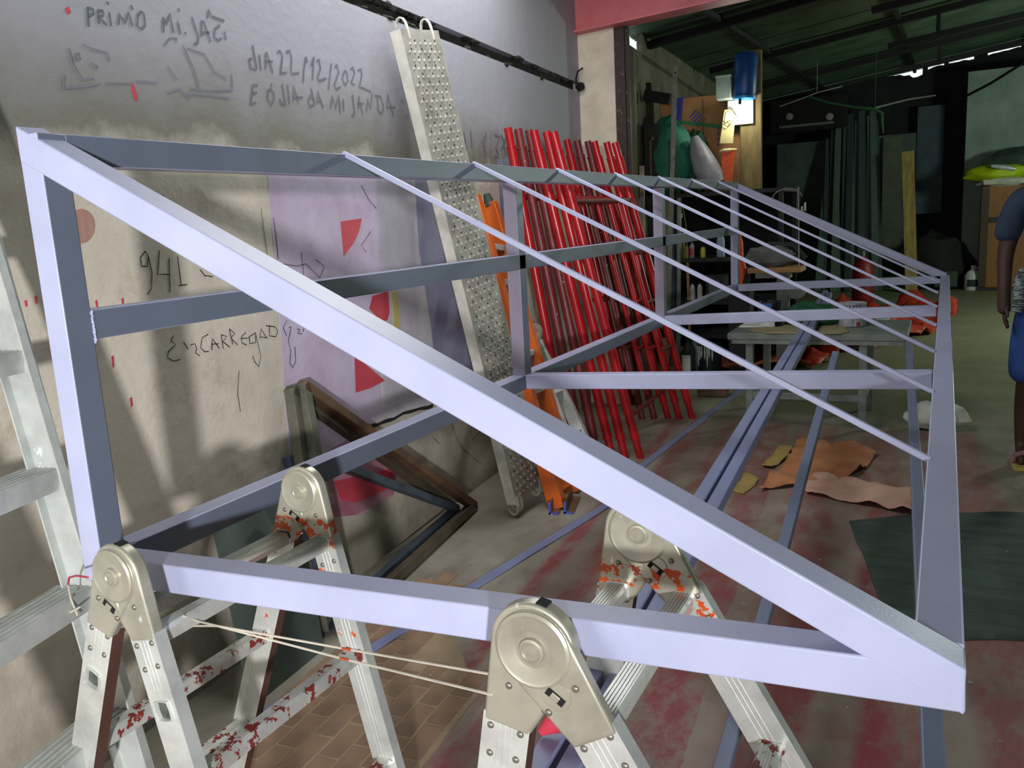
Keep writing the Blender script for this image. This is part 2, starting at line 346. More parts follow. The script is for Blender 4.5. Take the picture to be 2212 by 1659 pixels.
def sheet(poly, z0, step, amp, freq, thick=0.003, seed=0.0, hfun=None):
    """a crumpled sheet lying on a surface: outline poly cut into a grid, height from noise"""
    bm = bmesh.new(); P = [tuple(p[:2]) for p in poly]; Q = []
    for i in range(len(P)):                       # slightly wandering edges
        a, b = Vector(P[i]), Vector(P[(i+1) % len(P)]); n = max(1, int((b-a).length/(step*1.5))); nr = Vector((-(b-a).y, (b-a).x)).normalized()
        for j in range(n):
            k = 0 if j == 0 else noise.noise(Vector((a.x*7+j*3.1, a.y*7, seed)))*step*0.35
            Q.append(a.lerp(b, j/n) + nr*k)
    bm.faces.new([bm.verts.new((p.x, p.y, 0)) for p in Q])
    xs = [p.x for p in Q]; ys = [p.y for p in Q]
    for ax, lo, hi in ((0, min(xs), max(xs)), (1, min(ys), max(ys))):
        v = lo + step
        while v < hi - step*0.3:
            co = [0, 0, 0]; no = [0, 0, 0]; co[ax] = v; no[ax] = 1
            bmesh.ops.bisect_plane(bm, geom=bm.verts[:] + bm.edges[:] + bm.faces[:], plane_co=co, plane_no=no); v += step
    bmesh.ops.triangulate(bm, faces=[f for f in bm.faces if len(f.verts) > 4])
    bm.verts.index_update(); mb = MB(); vs = []
    for v in bm.verts:
        x, y = v.co.x, v.co.y
        h = abs(noise.noise(Vector((x*freq, y*freq, seed))))*amp + abs(noise.noise(Vector((x*freq*2.7+9, y*freq*2.7, seed))))*amp*0.4
        if hfun: h *= hfun(x, y)
        vs.append((x, y, z0+thick+h))
    mb.add(vs, [[v.index for v in f.verts] for f in bm.faces]); bm.free(); return mb
def solid(o, t):
    m = o.modifiers.new('thickness', 'SOLIDIFY'); m.thickness = t; m.offset = -1; return o

# ------------------------------------------------------------------ the room shell
fl = MB().lohi((-2.2, -6.2, -0.12), (6.4, 16.6, 0)).build('floor', MF, smooth=False); tag(fl, kind='structure')
RAWP.add('floor')
MB().hexa([(-0.30, 0.05, 0), (0.02, 0.05, 0), (-0.10, 1.02, 0), (-0.42, 1.02, 0), (-0.30, 0.05, 0.0012), (0.02, 0.05, 0.0012), (-0.10, 1.02, 0.0012), (-0.42, 1.02, 0.0012)] if False else [(-0.29, 0.16, 0), (0.33, 0.16, 0), (0.26, 1.02, 0), (-0.36, 1.75, 0), (-0.29, 0.16, 0.0012), (0.33, 0.16, 0.0012), (0.26, 1.02, 0.0012), (-0.36, 1.75, 0.0012)]).build('mortar_bed', M('pale_tan_mortar', srgb(172, 150, 120), 0.8, 0, srgb(150, 130, 104), 8), fl, smooth=False)
k = 0
tile_me = None
for r in range(8):
    for c in range(9):
        s0 = -0.235 + r*0.074; y0 = 0.25 + c*0.165 + (0.08 if r % 2 else 0) ; y1 = y0+0.158
        if s0 > 0.04 and y0 > 1.0: continue
        if tile_me is None:
            o = MB().box((0, 0, 0), (0.068, 0.158, 0.006)).build('tile', M_PAVER, fl, bevel=0.0015, smooth=False); tile_me = o
        else:
            o = tile_me.copy(); COL.objects.link(o); o.parent = fl
        o.location = (s0 - 0.0758*(y0+0.08) + random.uniform(-.002, .002), y0+0.08, random.uniform(-0.0012, 0.0006)); o.rotation_euler = (0, 0, math.radians(4.3)+random.uniform(-.01, .01))

# left wall: local x runs along the wall, z up, the room is at local -y
WO = Vector((-0.544,-0.041,0.0)); WD = Vector((-0.076,0.997,0.0))
def W(t, z, off=0.0):
    return Vector((WO.x + WD.x*t + WD.y*off, WO.y + WD.y*t - WD.x*off, z))
wmb = MB()
wmb.lohi((-6, 0, 0), (6.47, 0.22, 2.365)).lohi((-6, 0, 2.432), (6.47, 0.22, 3.3)).lohi((-6, 0.07, 2.36), (6.47, 0.22, 2.44))
wl_o = wmb.build('wall_left', MW, smooth=False); tag(wl_o, kind='structure')
wl_o.location = WO; wl_o.rotation_euler = (0, 0, math.atan2(WD.y, WD.x)); RAWP.add('wall_left')
wf = MB().lohi((6.47, 0, 0), (17, 0.05, 2.95)).lohi((7.22, 0, 2.9), (17, 0.05, 3.5)).build('wall_left_far', MW_DARK, smooth=False); tag(wf, kind='structure')
wf.location = WO; wf.rotation_euler = wl_o.rotation_euler; RAWP.add('wall_left_far')
# crumbled slot in the plaster: dark back and broken lumps of mortar
g = MB().lohi((-6, 0.05, 2.36), (6.4, 0.075, 2.437)).build('slot_back', M_GAP, wl_o, smooth=False)
mb = MB()
for i in range(150):
    t = random.uniform(0.4, 5.1); z = random.choice((2.366, 2.372, 2.428)); r = random.uniform(0.008, 0.022)
    mb.ball((t, random.uniform(0.004, 0.03), z + random.uniform(-.006, .006)), (r*random.uniform(1, 2.2), r, r*random.uniform(.5, .9)), 6, 4)
tag(mb.build('mortar_crumbs', M_GAP, wl_o), kind='stuff')
def decal(poly, mat, name='paint_patch', off=0.0012, label=None):
    o = MB().prism(poly, (0, -0.0002, 0), (1, 0, 0), (0, 0, 1), (0, -1, 0), off).build(name, mat, wl_o, smooth=False)
    if label: o['label'] = label
    return o
decal([[1.378,1.721],[1.742,1.729],[2.154,1.738],[2.11,1.319],[2.032,0.835],[2.013,0.617],[1.909,0.615],[1.686,0.591],[1.55,0.575],[1.48,0.348],[1.332,0.372],[1.338,0.785],[1.364,1.23]], M_PLAV, label='large lavender paint patch')
decal([[2.154,1.738],[2.482,1.747],[2.473,1.341],[2.537,0.976],[2.59,0.59],[2.401,0.579],[2.109,0.595],[2.013,0.617],[2.11,1.319]], M_PGREY, label='light grey paint strip')
decal([[2.482,1.747],[2.864,1.744],[3.003,1.166],[3.17,0.526],[2.843,0.506],[2.582,0.539],[2.537,0.976],[2.473,1.341]], M_PBLUE, label='slate blue paint strip')
decal([[1.52,0.584],[1.687,0.596],[2.013,0.517],[2.152,0.459],[2.054,0.252],[1.739,0.263],[1.479,0.339]], M_PROSE, off=0.0018, label='rose paint patch low on the wall')
decal([[1.817,1.489],[1.981,1.498],[1.951,1.445],[1.9,1.398],[1.818,1.348]], M_PRED, off=0.0022, label='red paint triangle')
decal([[2.014,1.165],[2.152,1.176],[2.148,1.076],[2.123,1.046],[2.066,1.049],[1.979,1.116]], M_PRED, off=0.0022, label='ragged red paint spot')
decal([[1.832,0.94],[1.864,0.915],[2.06,0.783],[1.935,0.774],[1.816,0.778]], M_PRED, off=0.0022, label='red paint quadrangle')
decal([[2.18,1.169],[2.235,1.172],[2.231,0.983],[2.173,0.997]], M_PYEL, off=0.0022, label='yellow paint streak')
decal([[1.596,0.455],[2.073,0.374],[2.068,0.288],[1.748,0.316],[1.632,0.365]], M_PRED, off=0.0026)
decal([[0.592,1.501],[0.588,1.487],[0.579,1.474],[0.567,1.464],[0.554,1.458],[0.54,1.456],[0.527,1.459],[0.516,1.466],[0.508,1.476],[0.504,1.489],[0.505,1.503],[0.509,1.517],[0.518,1.529],[0.529,1.539],[0.542,1.546],[0.556,1.548],[0.569,1.545],[0.58,1.539],[0.589,1.528],[0.593,1.515]], M_PROUND, off=0.002, label='faded round red mark')
decal([[0.597,2.069],[0.608,2.075],[0.613,2.062],[0.606,2.055],[0.598,2.059]], M_PRED, off=0.002)
decal([[0.794,1.905],[0.8,1.9],[0.811,1.866],[0.808,1.854],[0.798,1.862],[0.792,1.884]], M_PRED, off=0.002)
decal([[3.516,1.807],[3.697,1.823],[3.696,1.612],[3.686,1.336],[3.518,1.343]], M_PBLUE, off=0.0012)
for q in [[[0.517,1.345],[0.523,1.347],[0.522,1.322],[0.517,1.319]],[[0.558,1.297],[0.564,1.299],[0.564,1.278],[0.559,1.275]],[[0.65,1.294],[0.657,1.296],[0.655,1.264],[0.65,1.261]],[[0.372,1.328],[0.378,1.33],[0.377,1.311],[0.372,1.308]],[[0.586,1.136],[0.593,1.138],[0.59,1.106],[0.585,1.103]],[[0.63,1.006],[0.638,1.007],[0.637,0.982],[0.631,0.979]],[[0.341,1.32],[0.347,1.321],[0.347,1.307],[0.342,1.304]],[[0.82,1.574],[0.827,1.577],[0.828,1.561],[0.822,1.557]],[[0.409,1.373],[0.415,1.375],[0.415,1.36],[0.41,1.357]]]:
    decal(q, M_PRED, off=0.0016)
def writing(lines, mat, wd=0.0075, name='pencil_writing', label=None):
    mb = MB()
    for st in lines:
        P = [Vector((a, 0, b)) for a, b in st]
        Q = [P[0]]
        for i in range(len(P)-1):      # round the corners a little
            for s_ in (0.5, 1.0): Q.append(P[i].lerp(P[i+1], s_))
        L, R_ = [], []
        for i, p in enumerate(Q):
            d = (Q[min(i+1, len(Q)-1)] - Q[max(i-1, 0)]); d = d.normalized() if d.length > 1e-6 else Vector((0, 0, 1))
            nrm = Vector((-d.z, 0, d.x)) * (wd/2 * (0.75 + 0.5*random.random()))
            L.append(p+nrm); R_.append(p-nrm)
        n = len(Q); y = Vector((0, -0.0030, 0))
        mb.add([p+y for p in L] + [p+y for p in R_], [(i, i+1, n+i+1, n+i) for i in range(n-1)])
    o = mb.build(name, mat, wl_o, smooth=False)
    if label: o['label'] = label
    return o
writing([[[0.67,2.086],[0.664,2.034]],[[0.669,2.083],[0.688,2.084],[0.687,2.072],[0.667,2.061]],[[0.703,2.083],[0.701,2.048]],[[0.703,2.083],[0.721,2.086],[0.721,2.074],[0.703,2.066],[0.728,2.05]],[[0.744,2.086],[0.744,2.05]],[[0.742,2.114],[0.743,2.106]],[[0.772,2.058],[0.779,2.09],[0.796,2.067],[0.816,2.1],[0.824,2.063]],[[0.852,2.1],[0.842,2.067],[0.86,2.061],[0.875,2.076],[0.875,2.108],[0.864,2.111],[0.85,2.098]],[[0.828,2.122],[0.834,2.11]],[[0.946,2.066],[0.952,2.112],[0.959,2.091],[0.982,2.128],[0.989,2.074]],[[1.012,2.111],[1.018,2.074]],[[1.024,2.152],[1.025,2.142]],[[1.039,2.084],[1.041,2.077]],[[1.078,2.136],[1.098,2.079],[1.089,2.057],[1.074,2.056]],[[1.114,2.085],[1.12,2.132],[1.132,2.129],[1.154,2.074]],[[1.119,2.097],[1.154,2.102]],[[1.207,2.134],[1.18,2.117],[1.173,2.091],[1.193,2.084],[1.209,2.095]],[[1.226,2.118],[1.23,2.093]],[[1.151,2.146],[1.161,2.173],[1.173,2.155],[1.232,2.152]]], M_PENCIL, label='pencilled words PRIMO MI.JACI')
writing([[[1.367,2.097],[1.378,2.018]],[[1.373,2.017],[1.344,2.019],[1.34,2.046],[1.357,2.053]],[[1.398,2.071],[1.401,2.02]],[[1.428,2.028],[1.434,2.079],[1.443,2.086],[1.467,2.019]],[[1.43,2.053],[1.473,2.059]],[[1.506,2.093],[1.522,2.104],[1.534,2.088],[1.515,2.034],[1.508,2.023],[1.55,2.031]],[[1.559,2.104],[1.581,2.113],[1.589,2.088],[1.576,2.036],[1.582,2.031],[1.628,2.041]],[[1.681,2.106],[1.659,2.053],[1.649,2.008]],[[1.681,2.104],[1.689,2.087]],[[1.709,2.078],[1.734,2.113],[1.712,2.026]],[[1.749,2.1],[1.767,2.109],[1.773,2.077],[1.744,2.036],[1.759,2.029],[1.807,2.043]],[[1.853,2.107],[1.815,2.003]],[[1.878,2.095],[1.892,2.108],[1.902,2.079],[1.86,2.025],[1.873,2.009],[1.905,2.024]],[[1.944,2.089],[1.923,2.056],[1.941,2.035],[1.966,2.054],[1.962,2.087],[1.944,2.091]],[[1.99,2.102],[2.011,2.113],[2.023,2.091],[1.987,2.047],[2.015,2.044]],[[2.051,2.105],[2.076,2.115],[2.079,2.092],[2.051,2.04],[2.093,2.038],[2.146,2.029]]], M_PENCIL, label='pencilled date dIA 22/12/2022')
writing([[[1.373,1.965],[1.346,1.964],[1.323,1.895],[1.352,1.906]],[[1.337,1.935],[1.365,1.941]],[[1.427,1.954],[1.42,1.925],[1.439,1.909],[1.459,1.929],[1.46,1.949],[1.446,1.962],[1.426,1.952]],[[1.451,1.982],[1.451,1.971]],[[1.515,1.987],[1.524,1.912]],[[1.523,1.918],[1.498,1.918],[1.491,1.935]],[[1.547,1.988],[1.549,1.92]],[[1.574,1.935],[1.583,1.989],[1.607,1.932]],[[1.576,1.947],[1.637,1.953]],[[1.695,1.993],[1.713,1.937],[1.675,1.924],[1.671,1.945],[1.691,1.968],[1.707,1.949]],[[1.73,1.948],[1.739,1.989],[1.767,1.928]],[[1.73,1.948],[1.753,1.951]],[[1.822,1.935],[1.839,1.985],[1.854,1.935],[1.888,1.99],[1.888,1.919]],[[1.916,1.977],[1.915,1.931]],[[1.99,2.004],[1.997,1.932],[1.981,1.914],[1.973,1.923]],[[2.03,1.952],[2.038,2.003],[2.062,1.928]],[[2.029,1.968],[2.077,1.977]],[[2.092,1.944],[2.111,2.001],[2.125,1.957],[2.152,2.022]],[[2.193,2.013],[2.191,1.957],[2.218,1.947],[2.241,1.979],[2.222,2.019],[2.172,2.018]],[[2.269,1.971],[2.283,2.037],[2.321,1.947]],[[2.274,1.979],[2.342,1.985]],[[2.411,2.031],[2.418,2.011]],[[2.436,1.961],[2.451,1.955]]], M_PENCIL, label='pencilled words E O dIA da MIJANDA')
writing([[[0.83,1.162],[0.816,1.147],[0.833,1.132],[0.8,1.115],[0.793,1.098],[0.816,1.083],[0.846,1.084]],[[0.868,1.136],[0.883,1.11]],[[0.896,1.121],[0.915,1.123],[0.921,1.106],[0.914,1.094],[0.93,1.081]],[[0.981,1.144],[0.951,1.137],[0.939,1.106],[0.955,1.09],[0.973,1.089]],[[0.988,1.09],[0.997,1.127],[1.024,1.091]],[[0.989,1.11],[1.024,1.106]],[[1.041,1.134],[1.043,1.086]],[[1.041,1.134],[1.067,1.124],[1.045,1.11],[1.075,1.087]],[[1.083,1.148],[1.092,1.093]],[[1.083,1.148],[1.108,1.128],[1.086,1.117],[1.116,1.087]],[[1.164,1.124],[1.139,1.113],[1.138,1.092],[1.162,1.08]],[[1.135,1.107],[1.177,1.103]],[[1.217,1.116],[1.18,1.107],[1.179,1.083],[1.211,1.082],[1.214,1.117],[1.23,1.028],[1.213,0.995],[1.194,1.016],[1.187,1.039]],[[1.235,1.092],[1.246,1.126],[1.276,1.086]],[[1.236,1.099],[1.274,1.09]],[[1.275,1.133],[1.325,1.123],[1.34,1.106],[1.325,1.086],[1.289,1.095],[1.296,1.134]],[[1.399,1.136],[1.374,1.113],[1.389,1.079]],[[1.407,1.109],[1.422,1.11],[1.396,1.061],[1.404,1.022],[1.391,0.979],[1.406,0.957],[1.428,0.98],[1.431,1.033]],[[1.455,1.098],[1.473,1.092],[1.455,1.081],[1.483,1.075]],[[1.5,1.096],[1.491,1.082]]], M_INK, 0.0035, 'pen_writing', 'pen writing ENCARREGADO Ger')
writing([[[0.761,1.423],[0.739,1.406],[0.738,1.38],[0.761,1.378],[0.77,1.407],[0.761,1.423]],[[0.77,1.407],[0.776,1.359],[0.766,1.312],[0.747,1.296]],[[0.817,1.423],[0.798,1.352],[0.845,1.348]],[[0.852,1.397],[0.838,1.293]],[[0.888,1.401],[0.888,1.314]],[[0.877,1.311],[0.914,1.311]],[[0.978,1.354],[0.997,1.333],[1.033,1.326]]], M_INK, 0.004, 'pen_writing', 'large pen numerals')
writing([[[3.071,1.932],[3.095,1.842]],[[3.158,1.942],[3.164,1.854]],[[3.368,1.946],[3.319,1.894],[3.342,1.816]],[[3.484,1.946],[3.571,1.939],[3.495,1.872],[3.533,1.833],[3.466,1.821]],[[3.702,1.974],[3.623,1.905],[3.652,1.839]],[[3.585,1.953],[3.64,1.914],[3.582,1.86]]], M_PENCIL, 0.011, label='charcoal numerals behind the plank')
writing([[[0.588,1.966],[0.595,1.927],[0.618,1.892],[0.657,1.897]],[[0.608,1.954],[0.619,1.959],[0.619,1.944],[0.605,1.94],[0.606,1.954]],[[0.561,1.896],[0.555,1.861],[0.589,1.868],[0.678,1.886]],[[0.698,1.891],[0.794,1.901]],[[0.635,1.985],[0.66,1.977],[0.717,1.974],[0.721,1.953]],[[0.653,1.938],[0.678,1.932],[0.666,1.925]],[[0.934,1.892],[0.984,1.909],[1.029,1.885]],[[1.034,1.915],[1.122,1.92],[1.234,1.934],[1.24,1.988]],[[1.021,1.898],[1.093,1.904],[1.218,1.907]],[[1.022,2.043],[1.056,1.981],[1.076,1.921]],[[1.04,2.036],[1.115,2.03],[1.159,1.981],[1.211,1.966]],[[0.944,2.03],[0.967,2.054],[1.001,2.059],[0.994,2.048]],[[0.947,1.969],[0.979,1.937]],[[0.812,1.911],[0.901,1.916]]], M_FAINT, 0.006, 'pencil_drawing', 'faint pencil scribble drawing')
writing([[[2.691,0.44],[2.732,0.347],[2.806,0.264],[2.904,0.198],[3.03,0.112]],[[2.475,0.413],[2.543,0.359]],[[2.929,0.283],[3.058,0.304],[3.155,0.293]],[[1.616,1.348],[1.673,1.318],[1.635,1.275],[1.552,1.335],[1.493,1.33],[1.41,1.344]],[[1.53,1.38],[1.532,1.301],[1.503,1.251]],[[2.0,1.636],[2.047,1.579],[2.106,1.539]],[[2.044,1.442],[1.959,1.386],[1.992,1.355]],[[1.384,1.511],[1.387,1.429],[1.386,1.362]],[[1.319,1.544],[1.323,1.431],[1.329,1.341]],[[0.859,1.588],[0.866,1.561],[0.842,1.544]],[[1.108,1.002],[1.088,0.925],[1.091,0.859]]], M_INK, 0.003, 'wall_crack')
writing([[[1.873,0.624],[1.909,0.609],[1.966,0.603],[2.035,0.602],[2.109,0.595],[2.196,0.601],[2.285,0.592],[2.355,0.587],[2.449,0.573],[2.499,0.572]]], M_HOLE, 0.016, 'wall_crack', 'black jagged edge of the paint patch')

# pilaster at the end of the wall, dark steel door post and the pink roof beam
o = MB().lohi((-1.02, 5.12, 0), (-0.66, 5.42, 3.3)).build('pillar', M('cream_pilaster', srgb(226, 214, 192), 0.7, 0, srgb(196, 184, 160), 5, bump=0.3, bscale=24), smooth=False, bevel=0.008); tag(o, kind='structure')
t = MB().lohi((-0.66, 5.13, 0), (-0.585, 5.23, 2.80)).lohi((-0.585, 5.15, 0), (-0.56, 5.18, 2.80)).build('trim_1', M('rusty_door_post', srgb(58, 46, 42), 0.6, 0.2, srgb(120, 104, 92), 26, lo=0.6, hi=0.72), smooth=False); tag(t, kind='structure')
b = MB()
for z0, z1, y0, y1 in ((0.0, 0.02, 5.02, 5.20), (0.02, 0.34, 5.085, 5.115), (0.34, 0.36, 5.02, 5.20)):
    b.hexa([(-0.98, y0, 2.765+z0), (6.3, y0, 3.165+z0), (6.3, y1, 3.165+z0), (-0.98, y1, 2.765+z0), (-0.98, y0, 2.765+z1), (6.3, y0, 3.165+z1), (6.3, y1, 3.165+z1), (-0.98, y1, 2.765+z1)])
b.lohi((-1.02, 5.02, 2.74), (-0.98, 5.2, 3.15))
bo = b.build('beam', M_PINK, smooth=False, bevel=0.004); tag(bo, kind='structure')

# roof: corrugated sheets, each a part
def roofz(x, y): return 3.10 + 0.13*(x+1.05) + 0.03*(y-6)
ceil = MB().hexa([(-2.2, -6.2, 3.26), (6.4, -6.2, 3.9), (6.4, 5.2, 3.9), (-2.2, 5.2, 3.26), (-2.2, -6.2, 3.34), (6.4, -6.2, 3.98), (6.4, 5.2, 3.98), (-2.2, 5.2, 3.34)]).build('ceiling', M_ROOF, smooth=False)
tag(ceil, kind='structure'); RAWP.add('ceiling')
for i in range(11):
    y0 = 5.2 + i; n = 66; vs = []; fs = []
    x0 = -1.22
    for xi in range(3):
        for j in range(n+1):
            y = y0 + 1.03*j/n; x = (-0.547 - 0.0758*y - 0.12, 2.2, 6.4)[xi]; vs.append((x, y, roofz(x, y) + 0.012*math.sin(2*math.pi*y/0.088) + 0.006*(i % 2)))
    fs = [(a*(n+1)+j, a*(n+1)+j+1, (a+1)*(n+1)+j+1, (a+1)*(n+1)+j) for a in (0, 1) for j in range(n)]
    ro = MB().add(vs, fs).build('roof_sheet', M_ROOF, ceil)
tag(MB().hexa([(-2.2, 5.17, 3.0), (6.4, 5.17, roofz(6.4, 5.2)-0.03), (6.4, 5.21, roofz(6.4, 5.2)-0.03), (-2.2, 5.21, 3.0), (-2.2, 5.17, 4.3), (6.4, 5.17, 4.3), (6.4, 5.21, 4.3), (-2.2, 5.21, 4.3)]).build('trim_2', M_BLACK, smooth=False), kind='structure')
# dark rafters and purlins under the sheets
for yy, dz in ((7.4, 0.05), (9.9, 0.05), (12.6, 0.05)):
    b = MB()
    b.beam((-1.1, yy, roofz(-1.1, yy)-0.08), (6.3, yy, roofz(6.3, yy)-0.08), 0.06, 0.07)
    b.beam((0.9, yy, roofz(.9, yy)-0.32), (6.3, yy, roofz(6.3, yy)-0.42), 0.05, 0.06)
    for x in (1.4, 2.6, 3.8, 5.0): b.beam((x, yy, roofz(x, yy)-0.10), (x, yy, roofz(x, yy)-0.37), 0.045, 0.045, (0, 1, 0))
    tag(b.build('roof_truss', M_BLACK, smooth=False), kind='structure')
b = MB()
for x in (-0.4, 1.0, 2.6, 4.4): b.beam((x, 5.3, roofz(x, 5.3)-0.045), (x, 16, roofz(x, 16)-0.045), 0.05, 0.05)
tag(b.build('roof_purlins', M_BLACK, smooth=False), kind='structure')

# back wall with a ragged gap of daylight under the roof, right and front walls
top = [(-2.2, roofz(-2.2, 16)+0.02)]; random.seed(11)
for x0_, x1_, g0, g1 in ((-2.2, -0.6, -.03, -.03), (-0.6, -0.2, .008, .02), (-0.2, 0.35, -.02, -.02), (0.35, 0.62, .01, .02), (0.62, 0.9, .03, .07), (0.9, 1.12, .10, .11), (1.12, 1.2, -.02, -.02), (1.2, 1.45, .06, .05), (1.45, 1.52, -.02, -.02), (1.52, 1.9, .06, .07), (1.9, 2.1, -.02, -.02), (2.1, 3.2, .05, .05)):
    n_ = max(2, int((x1_-x0_)/0.07))
    for i in range(n_+1):
        x = x0_ + (x1_-x0_)*i/n_; top.append((x, roofz(x, 16) - (g0+(g1-g0)*i/n_)*(1 + (random.uniform(-.35, .35) if g0 > 0 else 0))))
top += [(6.4, roofz(6.4, 16)+0.1)]
poly = [(-2.2, 0)] + [(6.4, 0)] + top[::-1]
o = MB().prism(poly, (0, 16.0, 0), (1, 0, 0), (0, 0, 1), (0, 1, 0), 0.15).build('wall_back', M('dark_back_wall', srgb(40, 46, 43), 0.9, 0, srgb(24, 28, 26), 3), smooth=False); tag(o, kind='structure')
tag(MB().lohi((6.3, -6.2, 0), (6.5, 16.2, 4.2)).build('wall_right', MW_GREEN, smooth=False), kind='structure')
tag(MB().lohi((-2.2, -6.3, 0), (6.4, -6.1, 4.0)).build('wall_front', MW_DARK, smooth=False), kind='structure')
tag(MB().lohi((1.804,14.9,0.0), (6.3, 15.6, 3.385)).build('wall_back_right', MW_GREEN, smooth=False), kind='structure')

# ------------------------------------------------------------------ the big welded frame
FT = 0.058
fr = thing('steel_truss', 'large lavender grey welded steel frame of triangular section resting on two folding ladders', 'frame', (0, 0, 0.78))
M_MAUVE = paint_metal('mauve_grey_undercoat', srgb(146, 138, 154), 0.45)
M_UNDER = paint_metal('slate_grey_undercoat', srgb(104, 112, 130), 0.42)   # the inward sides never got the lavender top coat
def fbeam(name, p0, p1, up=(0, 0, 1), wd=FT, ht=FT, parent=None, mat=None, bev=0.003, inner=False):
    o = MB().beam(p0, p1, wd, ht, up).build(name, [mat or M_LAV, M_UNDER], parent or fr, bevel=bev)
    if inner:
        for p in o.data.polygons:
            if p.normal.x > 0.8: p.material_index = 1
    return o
YF = 6.06
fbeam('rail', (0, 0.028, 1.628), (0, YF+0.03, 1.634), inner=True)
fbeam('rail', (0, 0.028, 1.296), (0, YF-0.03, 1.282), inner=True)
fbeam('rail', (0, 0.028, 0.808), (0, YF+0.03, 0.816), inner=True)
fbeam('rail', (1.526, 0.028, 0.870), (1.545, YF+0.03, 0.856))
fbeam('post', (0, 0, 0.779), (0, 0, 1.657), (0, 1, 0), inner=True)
fbeam('crossbar', (0.028, 0, 0.809), (1.556, 0, 0.866), (0, 0, 1))
MB().prism([(-0.0292, 1.641-0.0325), (1.5558, 0.8625-0.0325+0.004), (1.5558, 0.8625+0.0325), (-0.0292, 1.641+0.0325)], (0, 0.0286, 0), (1, 0, 0), (0, 0, 1), (0, -1, 0), 0.0580).build('brace', M_LAV, fr, bevel=0.003)
for y in (1.985, 3.95):
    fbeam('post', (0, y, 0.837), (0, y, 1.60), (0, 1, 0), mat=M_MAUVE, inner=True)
    fbeam('crossbar', (0.028, y, 0.812), (1.50, y, 0.866))
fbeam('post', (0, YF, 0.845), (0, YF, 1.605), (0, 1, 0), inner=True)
fbeam('crossbar', (0.028, YF, 0.816), (1.517, YF, 0.856))
fbeam('brace', (0.0, YF, 1.634), (1.545, YF, 0.872))
for k in range(7):
    y = 0.895 + 0.747*k
    fbeam('rod', (0.018, y, 1.661), (1.505, y+0.004, 0.893), wd=0.014, ht=0.014, bev=0.002)
def bead(p0, p1, r=0.004):
    mb = MB(); p0, p1 = V(p0), V(p1); n = max(3, int((p1-p0).length/0.0025))
    for i in range(n+1):
        mb.ball(p0.lerp(p1, i/n) + Vector([random.uniform(-.001, .001) for _ in range(3)]), r*random.uniform(.8, 1.2), 6, 4)
    return mb.build('weld_bead', M_LAV, fr)
bead((0.029, 0.030, 1.322), (0.029, 0.030, 1.262), 0.003); bead((1.49, 0.03, 0.84), (1.49, 0.03, 0.895))
bead((0.03, 0.03, 0.838), (0.03, 0.05, 0.838)); bead((1.505, 1.957, 0.85), (1.505, 1.957, 0.9), 0.003)

# ------------------------------------------------------------------ folding ladders under the frame
def rail_mesh(p0, p1, wd, th, hole=None):
    """box rail from p0 (top) to p1 (bottom) lying in a plane y = const, with a raised square hole on its front"""
    p0, p1 = V(p0), V(p1); d = (p1-p0); L = d.length; d.normalize(); n = Vector((0, -1, 0)); s = d.cross(n).normalized()
    mb = MB(); h = wd/2
    P = lambda a, b, c: p0 + s*a + d*b + n*c
    def quad(a0, a1, b0, b1): mb.add([P(a0, b0, th/2), P(a1, b0, th/2), P(a1, b1, th/2), P(a0, b1, th/2)], [(0, 1, 2, 3)])
    if hole:
        hb, hs = hole; r = hs/2; cz = 0.0
        quad(-h, h, 0, hb-h); quad(-h, h, hb+h, L)
        out = [(-h, -h), (0, -h), (h, -h), (h, 0), (h, h), (0, h), (-h, h), (-h, 0)]
        inn = []
        for q in range(8):
            a = math.pi*(-0.75 + 0.25*q); m_ = max(abs(math.cos(a)), abs(math.sin(a))); k = r/m_*(0.9 if q % 2 == 0 else 1.0)
            inn.append((math.cos(a)*k, math.sin(a)*k))
        ro = [P(a, hb+b, th/2) for a, b in out]; l1 = [P(a*1.3, hb+b*1.3, th/2) for a, b in inn]; l2 = [P(a*1.12, hb+b*1.12, th/2+0.0055) for a, b in inn]; l3 = [P(a, hb+b, th/2) for a, b in inn]; l4 = [P(a, hb+b, -th/2+0.002) for a, b in inn]
        vs = ro + l1 + l2 + l3 + l4
        mb.add(vs, [(ring*8+i, ring*8+(i+1) % 8, ring*8+8+(i+1) % 8, ring*8+8+i) for ring in range(4) for i in range(8)] + [tuple(32+i for i in range(8))])
    else: quad(-h, h, 0, L)
    # sides, back, ends
    for a in (-h, h): mb.add([P(a, 0, th/2), P(a, L, th/2), P(a, L, -th/2), P(a, 0, -th/2)], [(0, 1, 2, 3)], 1 if a < 0 else 0)
    mb.add([P(-h, 0, -th/2), P(h, 0, -th/2), P(h, L, -th/2), P(-h, L, -th/2)], [(0, 1, 2, 3)])
    for b in (0, L): mb.add([P(-h, b, th/2), P(h, b, th/2), P(h, b, -th/2), P(-h, b, -th/2)], [(0, 1, 2, 3)])
    # extruded grooves on the front
    for a in (-0.010, 0.0, 0.010): mb.beam(P(a, 0.012, th/2), P(a, (hole[0]-h-0.004) if hole else L*0.97, th/2), 0.0022, 0.0014, n)
    return mb, d, s
RIV = []
def rivet(c, parent):
    if not RIV:
        o = MB().lathe((0, 0, 0), (0, -1, 0), [(0.0058, 0), (0.0052, 0.0016), (0.003, 0.0032)], 10).build('rivet', M_RIVET); RIV.append(o)
    else:
        o = RIV[0].copy(); COL.objects.link(o)
    o.parent = parent; o.location = V(c) - ORG.get(parent.name, Vector()); return o
